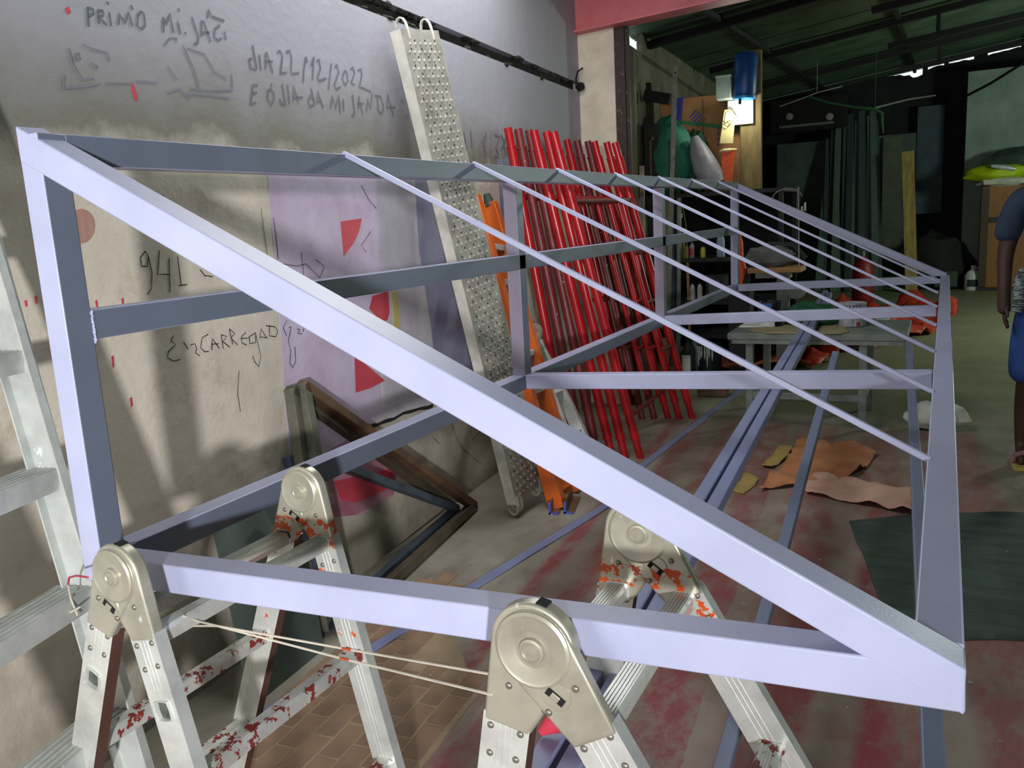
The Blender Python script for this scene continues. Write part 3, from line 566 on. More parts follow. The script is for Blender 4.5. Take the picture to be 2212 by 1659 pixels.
def folding_ladder(x0, z0, yf, yr, sl, sr, label, front, rear_splash, rung_z, K=1.0):
    root = thing('folding_ladder', label, 'ladder', (x0, (yf+yr)/2, 0))
    WDT, TH = 0.066*K, 0.027
    for yi, y in enumerate((yf, yr)):
        near = yi == 0
        rail_m = M_ALU if near else rear_splash
        hm = M_ZINC if near else M_ZINC_OR
        dirs = []
        for side, sl_ in ((-1, sl), (1, sr)):
            d = Vector((side*sl_, 0, -1)).normalized()
            a0 = Vector((x0 + side*0.030*K, y, z0-0.030))
            top = a0 + d*0.079*K; bot = a0 + d*(a0.z/abs(d.z))
            mb, dd, ss = rail_mesh(top, bot, WDT, TH, (0.128 if side == -1 else 0.146, 0.034) if near else None)
            ro = mb.build('rail', [rail_m, M_BROWNSIDE if side == -1 else M_GREY_ALU], root, bevel=0.0015)
            if near:
                hb_ = 0.128 if side == -1 else 0.146; c_ = top + dd*hb_ + Vector((0, -TH/2+0.004, 0)); MB().box(c_, (0.036, 0.036, 0.001), (ss, dd, Vector((0, 1, 0)))).build('stamped_hole', M_STAMP, ro)
            for b_, a_ in ((0.016, -0.021*K), (0.020, 0.021*K), (0.060, -0.019*K), (0.066, 0.018*K)): rivet(top + dd*b_ + ss*a_ + Vector((0, -TH/2, 0)), ro)
            # hinge arm
            isfront = side == front
            off = -0.011 if isfront else -0.001
            r = (0.052 if isfront else 0.057)*K
            c2 = (0.0, 0.0) if isfront else (side*0.003, 0.002)
            e = a0 + d*0.092*K - Vector((x0, y, z0)); nn = Vector((-d.z, 0, d.x))
            pts = disc(c2[0], c2[1], r, 36) + [((e+nn*q).x, (e+nn*q).z) for q in (-WDT/2+0.001, WDT/2-0.001)]
            pts = hull(pts)
            hb = MB().prism(pts, (x0, y+off+0.013, z0), (1, 0, 0), (0, 0, 1), (0, -1, 0), 0.026 if not isfront else 0.020)
            ha = hb.build('hinge_arm', hm, root, bevel=0.005, seg=3)
            if isfront:
                yy = y+off+0.013-0.020
                hp = MB()
                hp.lathe((x0, yy, z0), (0, -1, 0), [(a_*K, b_) for a_, b_ in ((0.050, -0.001), (0.050, 0.0022), (0.046, 0.0046), (0.042, 0.0030), (0.030, 0.0030), (0.021, -0.0012), (0.0175, -0.0012), (0.0160, 0.0056), (0.0130, 0.0064), (0.0112, 0.0044), (0.0100, 0.0044), (0.0092, 0.0062), (0.0, 0.0068))], 40)
                hp.build('pivot_disc', hm, ha)
                lc = Vector((x0, yy, z0)) + d*0.062*K - nn*side*0.004
                lp = MB().lathe(lc + Vector((0, 0.0008, 0)), (0, -1, 0), [(0.024, 0), (0.022, 0.0022), (0.015, 0.0026)], 24); lp.build('latch_boss', hm, ha)
                ang = (Vector((0.8*1, 0, -0.55))).normalized()
                lt = MB().box(lc + Vector((0, -0.0022, 0)), (0.030, 0.012, 0.0022), (ang, ang.cross(Vector((0, 1, 0))), Vector((0, 1, 0)))); lt.build('latch_slot', M_HOLE, ha)
                lt = MB().box(lc + Vector((0.000, -0.0036, 0.0)), (0.014, 0.010, 0.003), (ang, ang.cross(Vector((0, 1, 0))), Vector((0, 1, 0)))); lt.build('latch_pin', M_ZINC, ha, bevel=0.001)
            for along, across in ((0.062*K, 0.027*K), (0.077*K, -0.025*K)):
                c = Vector((x0, y+off+0.013-(0.020 if isfront else 0.026), z0)) + d*along + nn*across*side
                rivet(c, ha)
        # stop tab on top of the hinge
        MB().box((x0+0.012, y, z0+0.056*K), (0.016, 0.02, 0.006), (Vector((1, 0, -0.25)), Vector((0, 1, 0)), Vector((.25, 0, 1)))).build('stop_tab', M_HOLE, root)
    for side, sl_ in ((-1, sl), (1, sr)):
        d = Vector((side*sl_, 0, -1)).normalized(); a0 = Vector((x0 + side*0.030, 0, z0-0.030)); nn = Vector((-d.z, 0, d.x))
        for z in rung_z:
            c = a0 + d*((a0.z-z)/abs(d.z))
            p0 = Vector((c.x, yf+0.006, z)); p1 = Vector((c.x, yr-0.006, z))
            mb = MB()
            prof = [(-0.021, -0.013), (-0.015, -0.017), (0.015, -0.017), (0.021, -0.013), (0.021, 0.008), (0.016, 0.014), (-0.016, 0.014), (-0.021, 0.008)]
            mb.prism(prof, p0, (1, 0, 0), (0, 0, 1), (0, 1, 0), (p1-p0).length)
            for a in (-0.012, -0.006, 0, 0.006, 0.012): mb.beam(p0 + Vector((a, 0, 0.0145)), p1 + Vector((a, 0, 0.0145)), 0.002, 0.002)
            for pp, s_ in ((p0, 1), (p1, -1)): mb.prism([(x*1.18, y*1.18) for x, y in prof], pp + Vector((0, s_*0.006, 0)), (1, 0, 0), (0, 0, 1), (0, s_, 0), 0.006)
            mb.build('rung', M_ALU if z > 0.6 else M_RUNG, root)
        for y in (yf, yr):
            b = a0 + d*(a0.z/abs(d.z)); b.y = y
            MB().beam(b - d*0.05, b, 0.074, 0.036, (0, 1, 0)).build('foot', M_DARK, root, bevel=0.004)
    return root
folding_ladder(0.200, 0.864, -0.118, 0.388, 0.385, 0.228, 'aluminium folding ladder under the upright corner of the frame, orange bands on its far leg', -1, M_ALU_OR, (0.745, 0.475, 0.205))
folding_ladder(1.022, 0.864, -0.098, 0.372, 0.175, 0.590, 'aluminium folding ladder under the pointed lower corner of the frame, biggest hinge in view', 1, M_ALU_OR2, (0.745, 0.475, 0.205), 1.14)

# twine stretched between the two ladders
t = MB(); pa = (0.266,-0.052,0.761); pb = (0.281,0.013,0.712); pc = (0.566,0.031,0.709); pd = (0.953,-0.106,0.808); pe = (0.563,0.026,0.692); pf = (0.951,-0.113,0.78)
t = thing('twine', 'two strands of pale twine stretched between the two folding ladders', 'string', pc)
MB().tube([pa, (V(pa)+V(pb))/2 + Vector((0, 0, -.002)), pb, V(pb).lerp(V(pc), .5), pc, V(pc).lerp(V(pd), .5), pd], 0.0022, 6).build('strand', M_STRING, t)
MB().tube([V(pa)+Vector((0, 0, -.02)), pb, V(pb).lerp(V(pe), .5), pe, V(pe).lerp(V(pf), .5), pf], 0.0022, 6).build('strand', M_STRING, t)
for q0, q1 in ((V(pc), V(pd)), (V(pe), V(pf))):
    MB().cyl(q0, q0.lerp(q1, 0.075), 0.0026, n=8).build('orange_stain', M_STRING_OR, t)

# red cloth tucked under the ladder
rc = MB(); pts = [(0.913,0.12,0.571), (0.939,0.127,0.595), (0.968,0.131,0.599), (1.008,0.138,0.59)]
rc.tube(pts, [0.008, 0.022, 0.020, 0.014], 12); tag(rc.build('red_cloth', M_REDC), 'pinkish red rag showing between the legs of the folding ladder with the biggest hinge', 'cloth')

# ------------------------------------------------------------------ step ladder at the left edge
TOP, BOT = Vector((-0.331,0.065,1.501)), Vector((0.014,-0.005,0.348))
dl = (TOP-BOT).normalized(); BOT = BOT - dl*(BOT.z/dl.z); TOP = TOP + dl*((2.04-TOP.z)/dl.z)
sl = thing('step_ladder', 'dusty aluminium step ladder with wide treads at the left edge beside the frame upright', 'ladder', tuple(BOT))
sx = Vector((0.25, -1, 0)).normalized()          # towards the near stile
nd = dl.cross(sx).normalized();
if nd.x < 0: nd = -nd
for off in (0.0, 0.52):
    a = MB()
    p0, p1 = BOT + sx*off, TOP + sx*off
    a.beam(p0, p1, 0.004, 0.075, nd)
    a.beam(p0 + nd*0.0375 + sx*(0.011 if off == 0 else -0.011), p1 + nd*0.0375 + sx*(0.011 if off == 0 else -0.011), 0.022, 0.004, nd)
    a.beam(p0 - nd*0.0375 + sx*(0.011 if off == 0 else -0.011), p1 - nd*0.0375 + sx*(0.011 if off == 0 else -0.011), 0.022, 0.004, nd)
    a.build('stile', M_GREY_ALU, sl)
    back = Vector((-0.09, 0.05, 0))
    MB().beam(p0 + back, p1 + back + Vector((0.04, 0, 0)), 0.028, 0.05, nd).build('rear_stile', M_GREY_ALU, sl, bevel=0.003)
hx = Vector((sx.y, -sx.x, 0)) * -1
for z in (0.215, 0.475, 0.735, 0.985, 1.235, 1.485, 1.72):
    c = BOT + dl*(z/dl.z)
    m = MB(); a0 = c + sx*0.004; a1 = c + sx*0.516
    side_ = hx if hx.x > 0 else -hx
    mid = -side_*0.022
    m.beam(a0 + mid, a1 + mid, 0.085, 0.004, (0, 0, 1)); m.beam(a0 + side_*0.019 + Vector((0, 0, -0.022)), a1 + side_*0.019 + Vector((0, 0, -0.022)), 0.004, 0.044); m.beam(a0 - side_*0.063 + Vector((0, 0, -0.012)), a1 - side_*0.063 + Vector((0, 0, -0.012)), 0.004, 0.024)
    for k in range(5):
        o_ = side_*(-0.052+0.015*k) + Vector((0, 0, 0.0025)); m.beam(a0 + o_, a1 + o_, 0.003, 0.003)
    m.build('tread', M_GREY_ALU, sl)
MB().beam(TOP - sx*0.01, TOP + sx*0.53, 0.14, 0.035).build('top_cap', M_GREY_ALU, sl, bevel=0.004)
wmb = MB().tube([(-0.365,-0.066,0.588), (-0.272,-0.059,0.612), (-0.181,-0.051,0.652), (-0.102,-0.048,0.693), (-0.031,-0.05,0.729)], 0.0022, 6)
wr = thing('thin_wire', 'thin pale wire looped round the step ladder stile, red at its end', 'wire', (-0.102,-0.048,0.693))
wmb.build('wire_strand', M_STRING, wr)
MB().tube([(0.105,-0.117,0.841), (0.014,-0.077,0.815), (-0.034,-0.06,0.797), (-0.054,-0.051,0.776)], 0.0022, 6).build('red_sleeve', M_PRED, wr)
MB().tube([(-0.054,-0.051,0.776), (-0.067,-0.042,0.742), (-0.052,-0.043,0.704)], 0.0018, 6).build('wire_strand', M_STRING, wr)

# ------------------------------------------------------------------ tubes and bars on the floor and on the bench
def tube_thing(name, p0, p1, label, wd, mat=M_LAV2, grp=None, ht=None):
    p0, p1 = V(p0), V(p1); t = MB().beam(p0, p1, wd, ht or wd).build(name, mat, bevel=0.003); tag(t, label, 'steel tube', grp); return t
def zl(y): return 0.545 + (0.69-0.545)*max(0, y+0.4)/5.1
tube_thing('steel_tube', (0.94,-0.083,0.535), (0.644,6.607,0.715), 'left one of the two blue-grey tubes lying side by side under the frame', 0.040)
tube_thing('steel_tube', (0.992,-0.036,0.535), (0.695,6.442,0.715), 'right one of the two blue-grey tubes lying side by side under the frame', 0.040)
tube_thing('steel_tube', (1.135,0.464,0.27), (1.051,3.475,0.7), 'single thin blue-grey tube running from ladder rung to bench', 0.034, M_TUBE)
tube_thing('steel_tube', (1.532,0.045,0.64), (1.373,3.935,0.69), 'thin blue-grey tube below the frame edge, ending at the bench corner', 0.032, M_TUBE)
tube_thing('flat_bar', (-0.362,0.306,0.004), (0.032,2.854,0.004), 'long blue-grey flat bar lying on the floor beside the pavers', 0.05, M_LAV2, None, 0.008)
tube_thing('flat_bar', (-0.015,3.532,0.004), (0.111,6.51,0.004), 'blue-grey flat bar lying on the floor past the red scaffold feet', 0.045, M_LAV2, None, 0.008)

# ------------------------------------------------------------------ two triangular frames and a sheet leaning on the wall
def tri_frame(Q, P, T, name, label, mats, th, brace=None):
    Q, P, T = V(Q), V(P), V(T); n = (P-Q).cross(T-Q).normalized()
    t = thing(name, label, 'frame', tuple(Q))
    for (a, b), m in zip(((Q, T), (T, P), (P, Q)), mats):
        d = (b-a).normalized(); MB().beam(a - d*th*0.3, b + d*th*0.3, th, th, n).build('bar', m, t, bevel=0.003)
    if brace:
        a, b = brace; MB().beam(a, b, th*0.9, th*0.9, n).build('bar', M_SLATE, t, bevel=0.003)
    return t
q1, p1_, t1 = Vector((-0.407,1.216,0.03)), Vector((-0.597,2.551,0.03)), Vector((-0.594,1.345,0.891))
tri_frame(q1, p1_, t1, 'triangular_truss', 'bare brown steel triangular frame leaning on the wall, rusty sloping bar in front', (M_OLIVE, M_RUST, M_RAW), 0.042)
sh = Vector((-0.055, -0.035, 0.0))
tri_frame(q1+sh, p1_+sh+Vector((0, -.05, 0)), t1+sh*0.55+Vector((.015, -.03, -.01)), 'triangular_truss', 'grey steel triangular frame behind the rusty one, against the wall', (M_OLIVE, M_RAW, M_SLATE), 0.040, ((-0.594,1.543,0.522), (-0.615,2.41,0.06)))
tube_thing('short_tube', (-0.612,1.252,0.648), (-0.541,1.24,0.4), 'short blue-grey tube end standing behind the triangular frames', 0.045, M_SLATE)
tube_thing('short_tube', (-0.473,1.137,0.478), (-0.459,1.269,0.0), 'blue-grey tube leaning with its foot at the corner of the triangular frames', 0.045, M_SLATE)
a, b, c, d = [V(x) for x in ((-0.398,1.088,0.0), (-0.37,0.697,0.0), (-0.598,0.838,0.558), (-0.633,1.293,0.503))]
n = (b-a).cross(d-a).normalized(); n = n if n.x > 0 else -n
ls = MB().hexa([a, b, c, d, a-n*.006, b-n*.006, c-n*.006, d-n*.006]).build('leaning_sheet', M_SHEET, smooth=False); tag(ls, 'dark green-grey metal sheet leaning on the wall behind the orange banded ladder', 'metal sheet')

# ------------------------------------------------------------------ perforated steel scaffold plank
B0, B1 = Vector((-0.323,2.507,0.0)), Vector((-0.298,2.843,0.0)); T0, T1_ = Vector((-0.627,2.239,2.299)), Vector((-0.649,2.53,2.317))
B0.z = B1.z = 0.075
yv = Vector((0, 1, 0)); up = (T0-B0).normalized(); wv = (B1-B0); wv = (wv - up*wv.dot(up)).normalized(); nv = wv.cross(up).normalized(); nv = nv if nv.x > 0 else -nv
WP = 0.30; LP = (T0-B0).length
pk = thing('scaffold_plank', 'tall dimpled galvanised steel scaffold plank leaning on the wall', 'plank', tuple(B0))
dk = MB().box(B0 + wv*(WP/2) + up*(LP/2) - nv*0.002, (WP, LP, 0.004), (wv, up, nv)); dko = dk.build('deck', M_GALV, pk)
for e, s_ in ((0.0, -1), (WP, 1)):
    MB().box(B0 + wv*e + up*(LP/2) - nv*0.0275, (0.003, LP, 0.055), (wv, up, nv)).box(B0 + wv*(e - s_*0.012) + up*(LP/2) - nv*0.055, (0.025, LP, 0.003), (wv, up, nv)).build('flange', M_GALVSIDE, pk)
dm = MB(); rows = int(LP/0.036)
for r in range(1, rows):
    for c in range(7):
        p = B0 + wv*(0.03 + c*0.040 + (0.02 if r % 2 else 0)) + up*(r*0.036)
        if 0.02 < (p-B0).dot(wv) < WP-0.02:
            q = 0.0085; dm.add([p + wv*q, p + up*q*1.5, p - wv*q, p - up*q*1.5, p + nv*0.008], [(0, 1, 4), (1, 2, 4), (2, 3, 4), (3, 0, 4)])
tag(dm.build('dimples', M_GALV, dko, smooth=False), kind='stuff')
dh = MB()
for r in range(1, rows):
    for c in range(3):
        p = B0 + wv*(0.05 + c*0.080 + 0.04*(r % 2)) + up*(r*0.036+0.016); dh.cyl(p - nv*.001, p + nv*0.0006, 0.0052, n=8)
tag(dh.build('drain_holes', M_HOLE, dko), kind='stuff')
for base, dr in ((B0, -1), (B0 + up*LP, 1)):
    for e in (0.012, 0.05, WP-0.05, WP-0.012)[(0 if dr < 0 else 1):(4 if dr < 0 else 4):(1 if dr < 0 else 2)] if dr < 0 else (0.06, WP-0.05):
        o_ = base + wv*e - nv*0.03
        pts = [o_ - up*dr*0.04 + nv*.028, o_ + up*dr*0.012 + nv*.028] + [o_ + up*dr*(0.012 + 0.045*math.sin(a)) + nv*(0.028*math.cos(a)) for a in (0.5, 1.0, 1.5, 2.0, 2.5, 3.0)]
        h = MB()
        for i in range(len(pts)-1): h.beam(pts[i], pts[i+1], 0.02 if dr < 0 else 0.014, 0.006, nv + up*0.3*dr*(1 if i > 3 else 0))
        h.build('hook', M_GALVSIDE, pk)

# ------------------------------------------------------------------ orange ladder behind the plank, a grey ladder behind that
def simple_ladder(name, label, f0, f1, t0, t1, rw, rd, mat, rungm, rungs, cap=None):
    f0, f1, t0, t1 = [V(x) for x in (f0, f1, t0, t1)]; root = thing(name, label, 'ladder', tuple(f0))
    wv = (f1-f0).normalized()
    for a, b in ((f0, t0), (f1, t1)):
        u = (b-a).normalized(); n = wv.cross(u)
        MB().beam(a, b, rw, rd, n).build('rail', mat, root, bevel=0.003)
    for k in rungs:
        a, b = f0.lerp(t0, k), f1.lerp(t1, k); MB().beam(a, b, 0.05, 0.03, (0, 0, 1)).build('rung', rungm, root, bevel=0.003)
    if cap:
        for b, a in ((t0, f0), (t1, f1)):
            u = (b-a).normalized(); MB().cyl(b - u*0.02, b + u*0.055, rw*0.62, rw*0.35, n=12).build('rail_cap', M_DKGREEN, root)
    return root
simple_ladder('orange_ladder', 'orange fibreglass ladder with dark green caps leaning on the wall behind the plank', (-0.197,2.72,0.0), (-0.223,2.988,0.0), (-0.722,2.971,1.591), (-0.739,3.194,1.555), 0.055, 0.085, M_ORANGE, M_GREY_ALU, (0.12, 0.24, 0.36, 0.48, 0.6, 0.72, 0.84), True)
gl = simple_ladder('grey_ladder', 'grey aluminium ladder with a green smeared hinge standing between the orange ladder and red scaffold', (-0.204,3.103,0.0), (-0.254,3.439,0.0), (-0.643,3.384,0.764), (-0.656,3.551,0.731), 0.05, 0.07, M_GREY_ALU, M_GREY_ALU, (0.3, 0.6, 0.9))
hc = Vector((-0.605,3.41,0.807))
MB().lathe(hc, (1, -0.55, 0), [(0.055, -0.012), (0.055, 0.010), (0.048, 0.014), (0.022, 0.014), (0.02, 0.006), (0.012, 0.006), (0.010, 0.016), (0, 0.016)], 24).build('hinge', M_ZINC, gl)
MB().beam((-0.618,3.444,0.756), (-0.57,3.476,0.557), 0.035, 0.06, (1, -0.5, 0)).build('hinge_arm', M('green_smeared_metal', srgb(96, 152, 116), 0.5, 0.1, srgb(150, 160, 150), 20), gl, bevel=0.004)
for i, (u, lab) in enumerate((((-0.198,2.632,0.0), 'rusty steel channel with a blue painted end, the one next to the plank foot'), ((-0.132,2.667,0.0), 'rusty steel channel with a blue painted end, the one further from the plank foot'))):
    u = V(u); t = thing('steel_channel', lab, 'steel channel', tuple(u), 'blue ended channels by the plank')
    d = Vector((-0.25, 1, 0)).normalized(); s_ = Vector((1, 0.25, 0)).normalized()
    MB().beam(u + Vector((0, 0, .03)), u + d*0.24 + Vector((0, 0, .03)), 0.006, 0.058).beam(u + s_*0.022 + Vector((0, 0, .004)), u + s_*0.022 + d*0.24 + Vector((0, 0, .004)), 0.044, 0.006).build('channel_web', M_RUST, t)
    MB().lohi((u.x-0.006, u.y-0.012, 0), (u.x+0.006, u.y, 0.06)).lohi((u.x-0.006, u.y-0.012, 0), (u.x+0.044, u.y, 0.010)).build('painted_end', M_BLUEP, t)

# ------------------------------------------------------------------ red scaffold frames
labs = ['red scaffold frame nearest the wall at the back of the stack', 'maroon scaffold frame with paint flecks, second from the wall in the stack', 'maroon scaffold frame streaked with white paint, third from the wall in the stack',
        'red scaffold frame just in front of the two maroon ones', 'bright red scaffold frame, second from the front of the stack', 'bright red scaffold frame at the front of the stack, nearest the room']
lx = (-.49, -.41, -.33, -.25, -.17, -.08); ly = (3.60, 3.62, 3.65, 3.69, 3.70, 3.72)
tx = (-.765, -.71, -.655, -.60, -.535, -.475); ty = (3.53, 3.55, 3.58, 3.53, 3.56, 3.52)
for i in range(6):
    mat = M_MAROON if i in (1, 2) else M_RED
    LB = Vector((lx[i], ly[i], 0.0)); LT = Vector((tx[i], ty[i], 1.985 - 0.01*i)); RB = LB + Vector((0.04 - .01*(i < 3), 1.075, 0)); RT = LT + Vector((-0.06+0.012*i, 1.03, 0.0))
    if i >= 3: RB += Vector((0.0, 0.0, 0))
    root = thing('pipe_scaffold', labs[i], 'scaffold', tuple(LB), 'scaffold frames leaning on the wall')
    for a, b in ((LB, LT), (RB, RT)):
        u = (b-a).normalized()
        MB().cyl(a + u*0.13, b - u*0.11, 0.028, n=16).cyl(a + u*0.125, a + u*0.135, 0.031, n=16).cyl(a, a + u*0.13, 0.0235, n=14).cyl(b - u*0.11, b, 0.0235, n=14).cyl(b - u*0.115, b - u*0.105, 0.031, n=16).build('post', mat, root)
    for k in (0.80,):
        MB().cyl(LB.lerp(LT, k), RB.lerp(RT, k), 0.019, n=12).build('crossbar', mat if i != 5 else M_MAROON, root)
    a, b = RB.lerp(LB, 0.26), RT.lerp(LT, 0.26)
    MB().cyl(a.lerp(b, 0.12), a.lerp(b, 0.80), 0.016, n=12).build('inner_post', mat, root)
    for k in (0.28, 0.45, 0.62):
        MB().cyl(RB.lerp(RT, k), a.lerp(b, k), 0.014, n=10).build('step_bar', M_MAROON if i in (1, 2, 5) else M_RED, root)
    a2 = LB.lerp(RB, 0.02).lerp(LT.lerp(RT, 0.02), 0.06); b2 = RB.lerp(RT, 0.2)
    if i == 5: MB().cyl(Vector((-0.295,4.3,0.0))+Vector((-.03, 0, .12)), RB.lerp(RT, 0.16), 0.014, n=10).build('diagonal_bar', M_MAROON, root)

# ------------------------------------------------------------------ things on the floor
def floor_sheet(name, poly, mat, label, cat, step, amp, freq, seed, th=0.003, z0=0.0, hfun=None):
    o = sheet(poly, z0, step, amp, freq, th, seed, hfun).build(name, mat); solid(o, th); return tag(o, label, cat)
floor_sheet('kraft_paper', [[0.706,3.275],[0.758,3.841],[0.746,4.377],[0.838,4.424],[0.943,4.223],[1.091,4.329],[1.216,4.117],[1.189,3.866],[1.145,3.673],[1.044,3.515],[0.915,3.435]], M_KRAFT, 'crumpled tan kraft paper, the browner of the two papers on the floor', 'paper', 0.03, 0.06, 5.0, 1.0)
floor_sheet('pink_paper', [[0.913,3.418],[0.939,3.613],[1.106,3.592],[1.268,3.54],[1.454,3.5],[1.468,3.331],[1.457,3.1],[1.29,3.17],[1.074,3.232],[0.938,3.297]], M_PINKP, 'pale pink crumpled paper on the floor in front of the tan one', 'paper', 0.03, 0.05, 6.0, 3.0)
floor_sheet('ochre_card', [[0.639,3.711],[0.673,4.219],[0.748,4.194],[0.744,3.937],[0.703,3.681]], M_OCHRE, 'small ochre card standing off the floor beside the tan paper', 'card', 0.03, 0.03, 5.0, 5.0)
floor_sheet('ochre_card', [[0.571,3.235],[0.579,3.581],[0.667,3.49],[0.671,3.363],[0.639,3.207]], M_OCHRE, 'small ochre card on the floor between the twin tubes and the tan paper', 'card', 0.025, 0.02, 5.0, 6.0)
floor_sheet('floor_mat', [[1.173,2.951],[1.49,3.177],[1.988,3.334],[1.92,2.006],[1.428,1.824],[1.378,2.006]], M_MAT, 'dark green mat lying flat on the floor beyond the pointed corner', 'mat', 0.06, 0.004, 2.0, 8.0)
floor_sheet('red_tarpaulin', [[0.538,6.831],[0.736,7.621],[0.991,8.171],[1.398,8.987],[1.702,10.07],[1.726,10.78],[1.551,11.591],[1.286,12.351],[0.811,11.186],[0.427,10.984],[0.139,10.026],[-0.103,9.104],[0.144,7.547]], M_TARP, 'red-orange tarpaulin heaped on the floor beyond the bench', 'tarpaulin', 0.07, 0.34, 1.5, 2.0, hfun=lambda x, y: 0.7+0.6*math.exp(-((x-0.8)**2)))
floor_sheet('terracotta_canvas', [[-0.309,6.65],[-0.431,7.474],[-0.603,8.583],[-0.606,9.231],[-0.113,9.502],[0.2,8.827],[0.408,7.867],[0.499,6.825],[0.321,6.434],[-0.04,6.462]], M_TARP2, 'terracotta canvas lying under the bench, left of the red tarpaulin', 'canvas', 0.07, 0.20, 1.6, 12.0)
floor_sheet('green_cloth', [[0.011,7.546],[0.11,8.049],[0.426,8.068],[0.518,7.377],[0.406,6.916],[0.221,7.061]], M_GREENC, 'dark green cloth lying on the terracotta canvas under the bench', 'cloth', 0.06, 0.12, 2.0, 14.0, z0=0.15)
floor_sheet('printed_sheet', [[0.916,7.943],[0.943,8.737],[1.116,8.898],[1.105,8.367],[1.011,7.753]], M_WHITEC, 'pale sheet with red print lying on the red tarpaulin', 'sheet', 0.05, 0.04, 2.0, 15.0, z0=0.28)
bc = Vector((1.523,4.79,0.0))
def lump(seed, amp=0.25, fr_=1.7): return lambda d: 1 + amp*noise.noise(Vector((d.x*fr_+seed, d.y*fr_, d.z*fr_))) + amp*0.5*noise.noise(Vector((d.x*4+seed, d.y*4, d.z*4)))
t = MB().ball(bc + Vector((0, 0.06, 0.085)), (0.17, 0.11, 0.098), 36, 22, fn=lump(2.0, 0.26, 1.5)); tag(t.build('canvas_bag', M_WHITEC), 'crumpled white canvas bag on the floor behind the front frame rail', 'bag')
br = Vector((-0.074,5.53,0.0)); tag(MB().box(br + Vector((0, 0.05, 0.042)), (0.24, 0.11, 0.08), (Vector((1, .1, 0)), Vector((-.1, 1, 0)), Vector((0, 0, 1)))).build('brick', M_RUST, bevel=0.008), 'dusty brown brick on the floor beside the last red scaffold foot', 'brick')
mb = MB()
random.seed(5)
for i in range(70):
    x, y = random.uniform(-0.45, 2.4), random.uniform(0.6, 6.5); r = random.uniform(0.004, 0.012)
    mb.add([(x, y, 0.002), (x+r*1.6, y+r*.5, 0.002), (x+r, y+r*1.4, 0.003), (x-r*.3, y+r, 0.006)], [(0, 1, 2, 3), (0, 1, 3), (1, 2, 3)])
tag(mb.build('paint_chips', M_GREY2, smooth=False), 'scattered pale paint chips and crumbs on the concrete floor', 'debris', None, 'stuff')

# ------------------------------------------------------------------ work bench with tins
bl, br_ = Vector((0.24,4.68,0.651)), Vector((1.347,4.68,0.681))
BZ = 0.635
bn = thing('work_bench', 'grey-green steel work bench with square legs standing under the far half of the frame', 'bench', (bl.x, 4.68, 0))
MB().lohi((bl.x, 4.66, BZ-0.045), (br_.x, 5.40, BZ)).build('bench_top', M_BENCH, bn, bevel=0.006)
MB().lohi((bl.x+0.03, 4.66, BZ-0.07), (br_.x-0.03, 4.69, BZ-0.045)).build('apron', M_BENCH, bn)
lx0, lx1 = 0.383, 1.091
for x in (lx0, lx1):
    for y in (4.70, 5.34): MB().lohi((x-0.024, y-0.024, 0), (x+0.024, y+0.024, BZ-0.045)).build('leg', M_BENCH, bn, bevel=0.003)
for y in (4.70, 5.34): MB().lohi((lx0+0.024, y-0.018, 0.19), (lx1-0.024, y+0.018, 0.235)).build('stretcher', M_BENCH, bn, bevel=0.003)
for x in (lx0, lx1): MB().lohi((x-0.018, 4.724, 0.19), (x+0.018, 5.316, 0.235)).build('stretcher', M_BENCH, bn, bevel=0.003)
o = sheet([(bl.x+.25, 4.655), (bl.x+.72, 4.65), (bl.x+.76, 4.74), (bl.x+.70, 5.1), (bl.x+.2, 5.2), (bl.x+.1, 4.8)], BZ, 0.04, 0.008, 4.0, 0.003, 4).build('cardboard_sheet', M('tan_cardboard', srgb(172, 158, 120), 0.85, 0, srgb(150, 138, 104), 5)); solid(o, 0.004); tag(o, 'tan cardboard sheet with a torn edge lying on the work bench', 'cardboard')
def tin(name, label, c, r, h, mats, lid=True, drips=None, label_mats=None, cat='paint tin'):
    c = V(c); t = thing(name, label, cat, tuple(c))
    MB().lathe(c, (0, 0, 1), [(r*0.97, 0), (r, 0.004), (r, h-0.012), (r*1.04, h-0.010), (r*1.04, h), (r*0.95, h+0.001), (r*0.94, h-0.006), (0, h-0.006)], 28).build('can_body', mats, t)
    m = MB()
    for i in range(13):
        a = math.pi + math.pi*i/12; m.cyl(c + Vector((r*1.04*math.cos(a), 0, h*0.8)) if False else c + Vector((r*1.05*math.cos(math.pi*i/12 + math.pi), -r*0.2 + r*1.1*math.sin(math.pi*i/12+math.pi)*0.35, h*0.86 - 0.35*h*math.sin(math.pi*i/12))), c + Vector((r*1.05*math.cos(math.pi*(i+1)/12 + math.pi), -r*0.2 + r*1.1*math.sin(math.pi*(i+1)/12+math.pi)*0.35, h*0.86 - 0.35*h*math.sin(math.pi*(i+1)/12))), 0.0022, n=6)
    m.build('wire_handle', M_GREY, t)
    for (mat_, z0, z1, a0, a1, nm) in (label_mats or ()):
        mm = MB(); vs = []; n = 14
        for z in (z0, z1): vs += [c + Vector((r*1.012*math.cos(a0+(a1-a0)*i/n), r*1.012*math.sin(a0+(a1-a0)*i/n), z*h)) for i in range(n+1)]
        mm.add(vs, [(i, i+1, n+2+i, n+1+i) for i in range(n)]); mm.build(nm, mat_, t)
    if drips:
        mm = MB()
        for i in range(9):
            a = drips[1] + drips[2]*(i/8-0.5) + random.uniform(-.05, .05); L = h*random.uniform(.25, .75); p = c + Vector((r*1.01*math.cos(a), r*1.01*math.sin(a), h-0.006))
            mm.tube([p, p - Vector((0, 0, L*.6)), p - Vector((0, 0, L))], [r*0.06, r*0.075, r*0.03], 6)
        mm.build('paint_drips', drips[0], t)
    return t
FA = -math.pi/2 - 0.35    # towards the room
